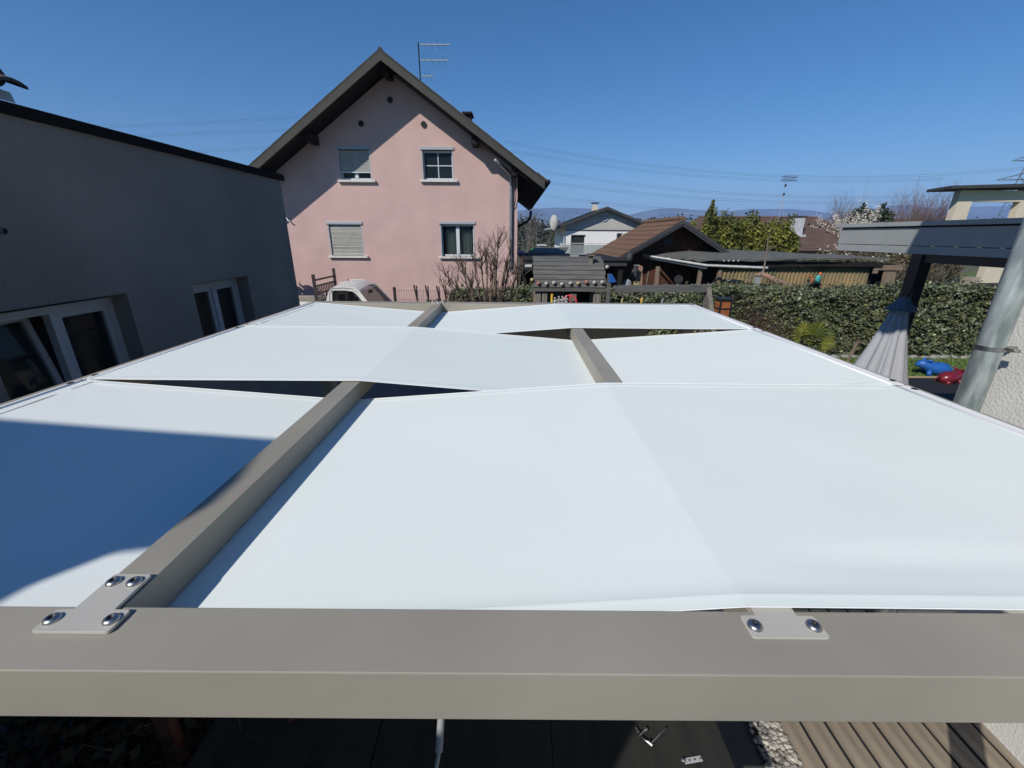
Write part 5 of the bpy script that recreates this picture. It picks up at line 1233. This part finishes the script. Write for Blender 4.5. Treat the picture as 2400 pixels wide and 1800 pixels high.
for (a0, a1, z0, z1) in gops:
    MB().box((a0, GY + .19, z0), (a1, GY + .25, z1)).build('window', 'winwhite', wg); MB().box((a0 + .08, GY + .18, z0 + .08), (a1 - .08, GY + .189, z1 - .08)).build('pane', 'dark', wg)
    if a0 > 8: MB().ring([(a0 - .1, GY - .03, z0 - .1), (a1 + .1, GY - .03, z0 - .1), (a1 + .1, GY - .03, z1), (a0 - .1, GY - .03, z1)], [(a0, GY - .03, z0), (a1, GY - .03, z0), (a1, GY - .03, z1), (a0, GY - .03, z1)]).build('window_trim', 'winwhite', wg)
for r_ in (.28, .16): MB().tube([(7.68 + r_ * math.cos(a), GY - .06, 4.42 + r_ * math.sin(a)) for a in np.linspace(0, 2 * PI, 18)], .045, 5).build('round_vent', 'chimwhite', wg)
mb = MB(); mb.box((wx0 - .5, GY - 3.2, 1.05), (12.4, GY, 1.33)); bal = mb.build('balcony', 'slate', wg)
pbm = MB().box((-.03, -.03, 0), (.03, .03, 1.05)); pme = mesh_only(pbm, 'baluster', 'chimwhite')
for i in range(5): place(pme, 'baluster', bal, (wx0 - .45 + i * 2.1, GY - 3.15, 1.33))
for i in range(8): place(pme, 'baluster', bal, (wx0 - .45 - .0, GY - 2.8 + i * .4, 1.33))
for z in (1.5, 2.38): MB().box((wx0 - .5, GY - 3.18, z), (12.4, GY - 3.13, z + .05)).build('handrail', 'chimwhite', bal); 
MB().box((wx0 - .4, GY - 3.16, 1.56), (12.3, GY - 3.14, 2.3)).build('glass_panel', glassmat('frosted', (.45, .47, .47), .3), bal)
q = (3.362, 37.2, 3.985); ds = MB().tube([(q[0] - .08, 37.0, q[2]), (q[0], 37.15, q[2])], [.02, .02], 6).build('dish_arm', 'alu', wg)
mb = MB(); n = 20
for j in range(4):
    for i in range(n):
        def DP(rr, a): return (q[0] + .42 * rr * math.cos(a) * .75, 37.0 + .18 * rr * rr - .3 * rr * math.cos(a) * .4, q[2] + .60 * rr * math.sin(a))
        mb.quad(DP(j / 4, 2 * PI * i / n), DP((j + 1) / 4, 2 * PI * i / n), DP((j + 1) / 4, 2 * PI * (i + 1) / n), DP(j / 4, 2 * PI * (i + 1) / n))
mb.build('satellite_dish', 'fargrey', wg, smooth=True)
c0, c1 = (6.819, 39, 5.538), (7.26, 39, 5.001); MB().box((c0[0], 39, 4.2), (c1[0], 39.6, c0[2] - .08)).build('chimney', 'cream', wg); box('chimney_cap', 'bargeblack', wg, (c0[0] - .07, 38.9, c0[2] + .05), (c1[0] + .07, 39.7, c0[2] + .12))
MB().tube([(3.4, GY - .6, 3.55), (3.4, 48, 3.55)], .08, 6).build('gutter', 'chimwhite', wg); MB().tube([(3.5, GY - .5, 3.5), (3.9, GY - .2, 3.1), (4.35, GY - .1, 2.9), (4.35, GY - .1, 1.3)], .06, 6).build('downpipe', 'chimwhite', wg)

# cream house at right edge
ch_ = thing('cream_house', 'cream rendered modern house with flat overhanging roof at the right in the distance', 'house', (31, 30, 0))
CY = 27.0
cops = [(27.05, 29.85, 3.7, 5.05), (27.15, 29.3, .35, 2.9)]
mb = MB()
def cbox(x0, x1, z0, z1, m='cream', y0=CY, y1=CY + .4, nm='wall'): return box(nm, m, ch_, (x0, y0, z0), (x1, y1, z1))
cbox(26.2, 27.05, .35, 5.62); cbox(27.05, 29.9, 5.02, 5.62); cbox(29.9, 44, .35, 5.75); cbox(27.05, 29.9, 2.9, 3.66)
cbox(26.1, 27.1, 0, .35, 'slate', nm='plinth', y0=CY - .03); cbox(29.4, 44, 0, .35, 'slate', nm='plinth', y0=CY - .03); 
cbox(29.3, 29.895, .35, 2.9)
cbox(27.05, 29.3, 0, .06, 'concrete', y0=CY - 1, y1=CY + 5, nm='terrace')
box('terrace_back_wall', 'slate', ch_, (27.05, CY + 4, 0), (29.9, CY + 4.2, 2.9)); box('loggia_floor', 'concrete', ch_, (27.05, CY + .4, 3.5), (29.9, CY + 4, 3.66))
box('cellar_grille', 'slate', ch_, (31.2, CY - .02, 1.2), (31.6, CY, 1.55))
MB().hexa([(25.0, CY - .6, 5.64), (46, CY - .6, 6.25), (46, CY + 1.6, 6.25), (25.6, CY + 1.6, 5.64)], [(25.0, CY - .6, 5.80), (46, CY - .6, 6.45), (46, CY + 1.6, 6.45), (25.6, CY + 1.6, 5.80)]).build('roof', 'slate', ch_)
box('planter', 'concrete', ch_, (28.3, CY - .3, .07), (28.9, CY + .3, .7))
MB().hexa([(26.2, CY + 5, 3.9), (31, CY + 5, 3.9), (31, CY + 5.2, 3.9), (26.2, CY + 5.2, 3.9)], [(26.2, CY + 7, 4.3), (31, CY + 7, 4.3), (31, CY + 7.2, 4.3), (26.2, CY + 7.2, 4.3)]).build('rear_roof', 'hiptile', ch_)

# foliage helpers
def leafy(name, label, cat, cx, cy, lumps, m, n, size, trunk=True, group=None, up=0.0):
    t = thing(name, label, cat, (cx, cy, 0), group)
    tot = sum(l[3] * l[4] * l[5] for l in lumps) ; P = []
    for (x, y, z, rx, ry, rz_) in lumps:
        k = max(60, int(n * rx * ry * rz_ / tot)); D = RNG.normal(size=(k, 3)); D /= np.linalg.norm(D, axis=1)[:, None]
        r = RNG.random((k, 1)) ** .28; r *= (1 + .16 * np.sin(D[:, :1] * 9 + x) * np.sin(D[:, 2:] * 8 + y * 2)) * RNG.uniform(.88, 1.1, (k, 1))
        P.append(D * r * [rx, ry, rz_] + [x, y, z])
    P = np.concatenate(P); P = P[P[:, 2] > .05]
    N = None
    o = leaves('crown', P, size, m, t, N, 1.5, .6, .1)
    if trunk: MB().tube([(cx, cy, 0), (cx, cy, lumps[0][2])], [.14, .07], 8).build('trunk', 'twig', t)
    return t
# thujas
th_x = [(8.35, 3.45, .85, 20.0), (9.45, 3.95, 1.05, 20.6), (10.6, 3.95, 1.1, 20.2), (11.6, 3.75, 1.0, 19.8), (12.1, 3.35, .72, 20.1)]
LBL = ['leftmost yellow green thuja with a thin pointed leader', 'second thuja from the left, broad and rounded', 'third and widest yellow green thuja of the row', 'fourth thuja of the row, before the skylight', 'rightmost low thuja beside the brown hipped roof']
for i, (x_, zt_, r_, y_) in enumerate(th_x):
    lumps = [(x_, y_, zt_ * .46, r_, r_ * .9, zt_ * .50)]
    for k in range(9): a = random.uniform(0, 2 * PI); lumps.append((x_ + .75 * r_ * math.cos(a), y_ + .6 * r_ * math.sin(a), random.uniform(.3, .84) * zt_, .38 * r_, .38 * r_, .5))
    for k in range(5): lumps.append((x_ + random.uniform(-.5, .5) * r_, y_ - .2, zt_ * random.uniform(.84, .95), .16, .16, .36))
    if i == 0: lumps += [(8.72, y_, 3.55, .26, .26, .7), (8.74, y_, 4.0, .11, .11, .34), (8.74, y_, 4.3, .04, .04, .22)]
    leafy('thuja', LBL[i], 'tree', x_, y_, lumps, 'thuja', 15000, .095, group='yellow green thujas behind the corrugated shed')
# dark conifers behind the timber shed
for i, (u, lb) in enumerate((((10.1, 32, 4.184), 'dark conifer top above the timber shed roof, the taller one'), ((10.893, 33, 4.138), 'dark conifer top just right of the taller conifer'), ((12.187, 34, 4.181), 'small dark conifer tip by the timber shed ridge'))):
    lumps = [(u[0], 32 + i, u[2] * .5, .9, .9, u[2] * .45), (u[0], 32 + i, u[2] * .8, .5, .5, u[2] * .18)] + [(u[0] + random.uniform(-.5, .5), 32 + i, u[2] * random.uniform(.8, .95), .22, .22, .25) for _ in range(4)]
    leafy('conifer', lb, 'tree', u[0], 32 + i, lumps, 'pine', 1600, .2)
u = (23.274, 30, 4.17); lumps = [(u[0], 30, 2.4, 1.3, 1.2, 2.0)] + [(u[0] + dx, 30, z, .45, .4, .8) for dx, z in ((-.7, 3.9), (-.2, 4.3), (.45, 3.95), (1.0, 4.3), (1.5, 3.9))]
leafy('dark_evergreen', 'dark evergreen tree right of the white blossom tree above the terrace roof', 'tree', u[0], 30, lumps, 'pine', 4500, .2)
# brown green thickets between the shed and the cream house
for i, (x_, y_, rx, rz_, m_, lb) in enumerate(((13.6, 18.5, 1.7, 2.2, 'brownleaf', 'brownish thicket just right of the corrugated shed end'), (16.4, 20.5, 2.2, 2.3, 'brownleaf', 'brown thicket behind the dark post'), (19.6, 22.5, 2.4, 2.3, 'brownleaf', 'brown green bush under the terrace roof left of the cream house'), (22.9, 24.5, 2.2, 2.5, 'brownleaf', 'bush directly left of the cream house wall'))):
    lumps = [(x_, y_, rz_ * .5, rx, .9, rz_ * .5)] + [(x_ + random.uniform(-.8, .8) * rx, y_, rz_ * random.uniform(.5, .9), .5, .5, .5) for _ in range(8)]
    t = leafy('thicket', lb, 'bush', x_, y_, lumps, m_, 5000, .12, group='brown thickets behind the hedge')
    mb = MB()
    for k in range(14): branch(mb, (x_ + rnd.uniform(-.8, .8) * rx, y_ - .8, .3), (rnd.gauss(0, .4), -.3, 1), rnd.uniform(1.2, 2.0), .02, 2, rnd, 3, .4, (2, 3), .6)
    mb.build('twigs', 'greytwig', t)
# bare trees on the horizon
def bare(name, label, x_, y_, h, m_, n_stems, spread, r_=.03, lv=3, group=None, base=0.0, L=.45):
    t = thing(name, label, 'tree', (x_, y_, 0), group); mb = MB()
    mb.tube([(x_, y_, 0), (x_, y_, h * .35)], [r_ * 2.2, r_ * 1.6], 6)
    for k in range(n_stems):
        branch(mb, (x_ + rnd.gauss(0, .15), y_, h * rnd.uniform(.15, .4)), (rnd.gauss(0, spread), rnd.gauss(0, spread), 1), h * L * rnd.uniform(.8, 1.2), r_, lv, rnd, 3, .22, (2, 3), .42, .35, 4, .4, .72)
    mb.build('crown', m_, t); return t
bare('bare_tree', 'tall grey brown leafless tree leaning behind the blossom tree', 24.0, 33, 6.0, 'greytwig', 40, .26, .03, 3)
for i, (u, yy, lb) in enumerate(((25.2, 30, 'low leafless tree left of the reddish bare trees'), (26.7, 31, 'leftmost reddish leafless tree above the terrace roof'), (28.2, 31.5, 'middle reddish leafless tree above the terrace roof'), (29.4, 31, 'rightmost reddish leafless tree beside the cream house roof'))):
    bare('bare_tree', lb, u, yy, (5.0, 5.9, 6.1, 6.2)[i], 'pinktwig' if i else 'greytwig', 38, .22, .03, 3, 'leafless trees beyond the terrace roof')
for i, (u, v_, yy, lb) in enumerate((((10.272, 60, 6.047), 0, 60, 'faint bare tree left of the white house chimney'), ((1.844, 48, 3.907), 0, 48, 'tall thin dark larch just right of the pink house'))):
    bare('bare_tree', lb, u[0], yy, u[2] + (1.0 if i == 0 else 2.8), 'greytwig', 12, .12, .03, 2)
bt = bare('blossom_tree', 'white blossoming tree beside the brown hipped roof', 20.9, 28, 4.6, 'twig', 26, .5, .02, 2)
vs = [c for c in bt.children][0].data.vertices; arr = np.array([v.co[:] for v in vs])
arr = arr[arr[:, 2] > 1.6]; sel = RNG.choice(len(arr), 9000); Pb = arr[sel] + [20.9, 28, 0] + RNG.normal(0, .08, (9000, 3))
leaves('blossom', Pb, .07, 'blossom', bt)
lumps = [(17.2, 22.3, 1.95, 1.3, .5, .30)]
bb = thing('blossom_branches', 'low white blossoming shrub seen just under the terrace roof edge', 'shrub', (14.3, 20, 0))
mb = MB()
for k in range(12): branch(mb, (14.4 + rnd.uniform(-.7, 1.4), 20, .5), (rnd.gauss(0, .4), 0, 1), 1.4, .02, 2, rnd)
o_ = mb.build('stems', 'greytwig', bb); arr = np.array([v.co[:] for v in o_.data.vertices]); arr = arr[arr[:, 2] > 1.5]; sel = RNG.choice(len(arr), 500)
leaves('blossom', arr[sel] + [14.3, 20, 0] + RNG.normal(0, .06, (500, 3)), .07, 'blossom', bb)

# distant woods
n = 26000
x = RNG.uniform(-30, 190, n); y = 95 + 75 * RNG.random(n)
h = 5.0 + 1.3 * np.sin(x * .35) + .9 * np.sin(x * 1.1 + y * .2) + RNG.normal(0, .5, n) + (y - 95) * .03
z = h * RNG.random(n) ** .7
leaves('distant_woods', np.stack([x, y, z], 1), .75, 'woods')
stuff(tag(bpy.data.objects['distant_woods'], 'brown green winter woods along the foot of the mountains', 'woods'))
mb = MB()
for k in range(150):
    xx = rnd.uniform(-5, 150); yy = rnd.uniform(92, 110); branch(mb, (xx, yy, 0), (rnd.gauss(0, .08), 0, 1), rnd.uniform(4.5, 7.5), .07, 2, rnd, 3, .12, (3, 4), .5, .3, 4, .3, .5)
stuff(tag(mb.build('distant_bare_trunks', 'greytwig'), 'thin bare trunks along the edge of the distant woods', 'woods'))

# mountains
def ridge(name, pts, Y, depth, seed):
    rg = random.Random(seed); P0 = [Vector(p) for p in pts]; xs = np.linspace(P0[0].x, P0[-1].x, 420); px = [p.x for p in P0]; pz_ = [p.z for p in P0]
    zz = np.interp(xs, px, pz_); prof_ = [(0, 1.0), (.06, .93), (.15, .80), (.28, .62), (.45, .42), (.7, .2), (1.0, 0)]
    mb = MB(); ph_ = [rg.uniform(0, 6) for _ in range(8)]; G = []
    for (d, hh) in prof_:
        row = []
        for i, X in enumerate(xs):
            f = sum(math.sin(X * (.0035 * (1.7 ** k)) + ph_[k] + d * 3) / (1.5 ** k) for k in range(7)) * .5
            yy = Y - depth * d + f * depth * .07 * min(1, d * 6); z_ = zz[i] * hh * (1 + .09 * f * min(1, d * 4) * (1 - d)) + (zz[i] * .012 * f if d == 0 else 0)
            row.append((X, yy, z_ if d < 1 else -5))
        G.append(row)
    back = [(X, Y + depth * .8, -5) for X in xs]; G = [back] + G
    for j in range(len(G) - 1):
        for i in range(len(xs) - 1): mb.quad(G[j + 1][i], G[j + 1][i + 1], G[j][i + 1], G[j][i])
    return struct(mb.build(name, 'mount', smooth=True, weld=True))
ridge('mountains', [(-6500, 5000, 230), (-5200, 5000, 330), (-4200, 5000, 300), (-2836.56, 5000, 241.502), (-1422.36, 5000, 268.034), (52.517, 5000, 255.823), (174.283, 5000, 278.341), (502.046, 5000, 295.625), (853.885, 5000, 291.398), (1068.06, 5000, 253.681), (1282.53, 5000, 224.509), (1396.93, 5000, 255.809), (1534.77, 5000, 282.785), (1673.73, 5000, 296.687), (1838.23, 5000, 293.416), (1980.69, 5000, 281.324), (2098.56, 5000, 277.744), (2237.74, 5000, 287.324), (2381.39, 5000, 270.88), (2496.2, 5000, 284.654), (2657.59, 5000, 298.703), (2891.57, 5000, 300.213), (3103.12, 5000, 297.246), (3175.36, 5000, 289.041), (3319.03, 5000, 276.941), (3512.11, 5000, 256.425), (3741.9, 5000, 275.328), (3955.37, 5000, 315.73), (4190.23, 5000, 343.135), (4330.08, 5000, 344.035), (4571.85, 5000, 319.706), (4900.17, 5000, 330.461), (5266.94, 5000, 337.139), (5589.66, 5000, 347.837), (6900, 5000, 420)], 5000, 1900, 4)
ridge('foothills', [(-5000, 3000, 60), (-600, 3000, 90), (29.18, 3000, 110.019), (219.565, 3000, 98.038), (362.437, 3000, 80.394), (562.321, 3000, 71.049), (1130.41, 3000, 82.746), (1695.81, 3000, 99.707), (2264.06, 3000, 98.109), (2821.61, 3000, 128.169), (3383.82, 3000, 137.086), (6000, 3000, 140)], 3000, 900, 9)

# power lines + pylon
def cable(pts, Yd, name_lbl, pair=.45, r=.020):
    P_ = [Vector(p) for p in pts]; n = 24; fine = []
    ts = [0]
    for a, b in zip(P_[:-1], P_[1:]): ts.append(ts[-1] + (b - a).length)
    X_ = np.interp(np.linspace(0, ts[-1], n), ts, [p.x for p in P_]); Zc = [p.z for p in P_]; co = np.polyfit(ts, Zc, min(2, len(P_) - 1)); Z_c = np.polyval(co, np.linspace(0, ts[-1], n)); Y_c = np.interp(np.linspace(0, ts[-1], n), ts, [p.y for p in P_])
    t = thing('power_line', name_lbl, 'power line', (P_[0].x, P_[0].y, 0), 'overhead power lines crossing the sky')
    for d in ((0, pair) if pair else (0,)): MB().tube([(a, b, c - d) for a, b, c in zip(X_, Y_c, Z_c)], r, 4).build('wire', 'cable', t)
cable([(-147.271, 110, 24.782), (-94.863, 110, 26.378), (-54.633, 110, 28.054), (-1.572, 110, 23.954), (23.022, 110, 15.303)], 110, 'x') if False else None
cable([(-108.998, 120, 27.919), (-78.929, 120, 29.026), (-53.242, 120, 30.466)], 120, 'highest double cable left of the pink house roof')
cable([(-98.962, 120, 25.926), (-77.333, 120, 26.808), (-55.824, 120, 27.685)], 120, 'second double cable left of the pink house roof')
cable([(-84.85, 120, 22.498), (-73.902, 120, 23.045), (-60.796, 120, 23.794)], 120, 'lowest double cable above the grey wall roof edge')
cable([(-2.572, 120, 25.858), (7.786, 120, 23.55), (32.316, 120, 20.225), (65.652, 120, 18.272), (87.251, 120, 17.913), (110.716, 120, 18.951), (132.604, 120, 20.266)], 120, 'highest double cable right of the pink house ending at the pylon')
cable([(-0.413, 120, 23.308), (24.813, 120, 19.983), (43.487, 120, 18.331), (71.554, 120, 16.919), (91.454, 120, 17.045), (111.165, 120, 17.667)], 120, 'second double cable right of the pink house')
cable([(7.282, 120, 18.794), (25.114, 120, 16.426), (43.332, 120, 14.733), (72.39, 120, 13.244), (92.559, 120, 13.22), (114.163, 120, 13.867)], 120, 'third double cable from the top, right of the pink house')
cable([(8.461, 120, 16.321), (28.308, 120, 14.132), (44.256, 120, 12.911), (68.661, 120, 11.94), (84.876, 120, 11.941), (111.291, 120, 12.522)], 120, 'fourth double cable from the top, right of the pink house')
cable([(7.226, 120, 13.286), (24.312, 120, 11.347), (39.383, 120, 9.995), (62.883, 120, 8.895)], 120, 'cable passing just over the white gable house roof')
py = thing('pylon', 'steel lattice electricity pylon with pointed arms at the right edge', 'pylon', (128, 120, 0))
t1, t2, ctr = (126.797, 120, 21.69), (124.514, 120, 17.254), (135.112, 120, 19.498)
pxc = (133.477, 120, 19.487)[0]
lm = MB()
for a, b in ((t1, .9), (t2, 1.0)):
    L_ = pxc - a[0]
    for sg in (1, -1):
        tip = Vector((pxc - sg * L_, 120, a[2]))
        for dy in (-.8, .8):
            lm.tube([tip, (pxc, 120 + dy, a[2] + 0.2)], .07, 4); lm.tube([tip, (pxc, 120 + dy, a[2] + 2.2)], .07, 4)
        for k in range(1, 6): xx = tip.x + (pxc - tip.x) * k / 6; lm.tube([(xx, 120 - .8 * k / 6, a[2] + .2 * k / 6), (xx + (pxc - tip.x) / 12, 120 - .8 * k / 6, a[2] + 2.2 * (k + .5) / 6)], .04, 3)
lm.build('arms', 'pylon', py)
tw = MB(); zt = t1[2] + 6
def wd(z): return .7 + 2.6 * max(0, 1 - z / zt)
zs = [0, 5, 9.5, 13.5, 17, 20, 22.5, 25, zt]
zs = [zt * k / 9 for k in range(10)]
for sx in (-1, 1):
    for sy in (-1, 1): tw.tube([(pxc + sx * wd(z), 120 + sy * wd(z), z) for z in zs], .09, 4)
for a, b in zip(zs[:-1], zs[1:]):
    for sy in (-1, 1):
        tw.tube([(pxc - wd(a), 120 + sy * wd(a), a), (pxc + wd(b), 120 + sy * wd(b), b)], .05, 3); tw.tube([(pxc + wd(a), 120 + sy * wd(a), a), (pxc - wd(b), 120 + sy * wd(b), b)], .05, 3)
    for sx in (-1, 1):
        tw.tube([(pxc + sx * wd(a), 120 - wd(a), a), (pxc + sx * wd(b), 120 + wd(b), b)], .05, 3); tw.tube([(pxc + sx * wd(a), 120 + wd(a), a), (pxc + sx * wd(b), 120 - wd(b), b)], .05, 3)
tw.build('tower', 'pylon', py)

# ================================================================ HAZE
hz = bpy.data.materials.new('haze_air'); hz.use_nodes = True
hn = hz.node_tree; 
for nd in list(hn.nodes):
    if nd.type == 'BSDF_PRINCIPLED': hn.nodes.remove(nd)
pv = hn.nodes.new('ShaderNodeVolumePrincipled'); pv.inputs['Color'].default_value = (0.36, 0.56, 1.0, 1); pv.inputs['Density'].default_value = 0.00019; pv.inputs['Anisotropy'].default_value = 0.0
hn.links.new(pv.outputs[0], hn.nodes['Material Output'].inputs['Volume'])
M['haze'] = hz
hb_ = MB().box((-7600, -500, -8), (7600, 7700, 480)).build('haze', 'haze'); hb_['kind'] = 'stuff'
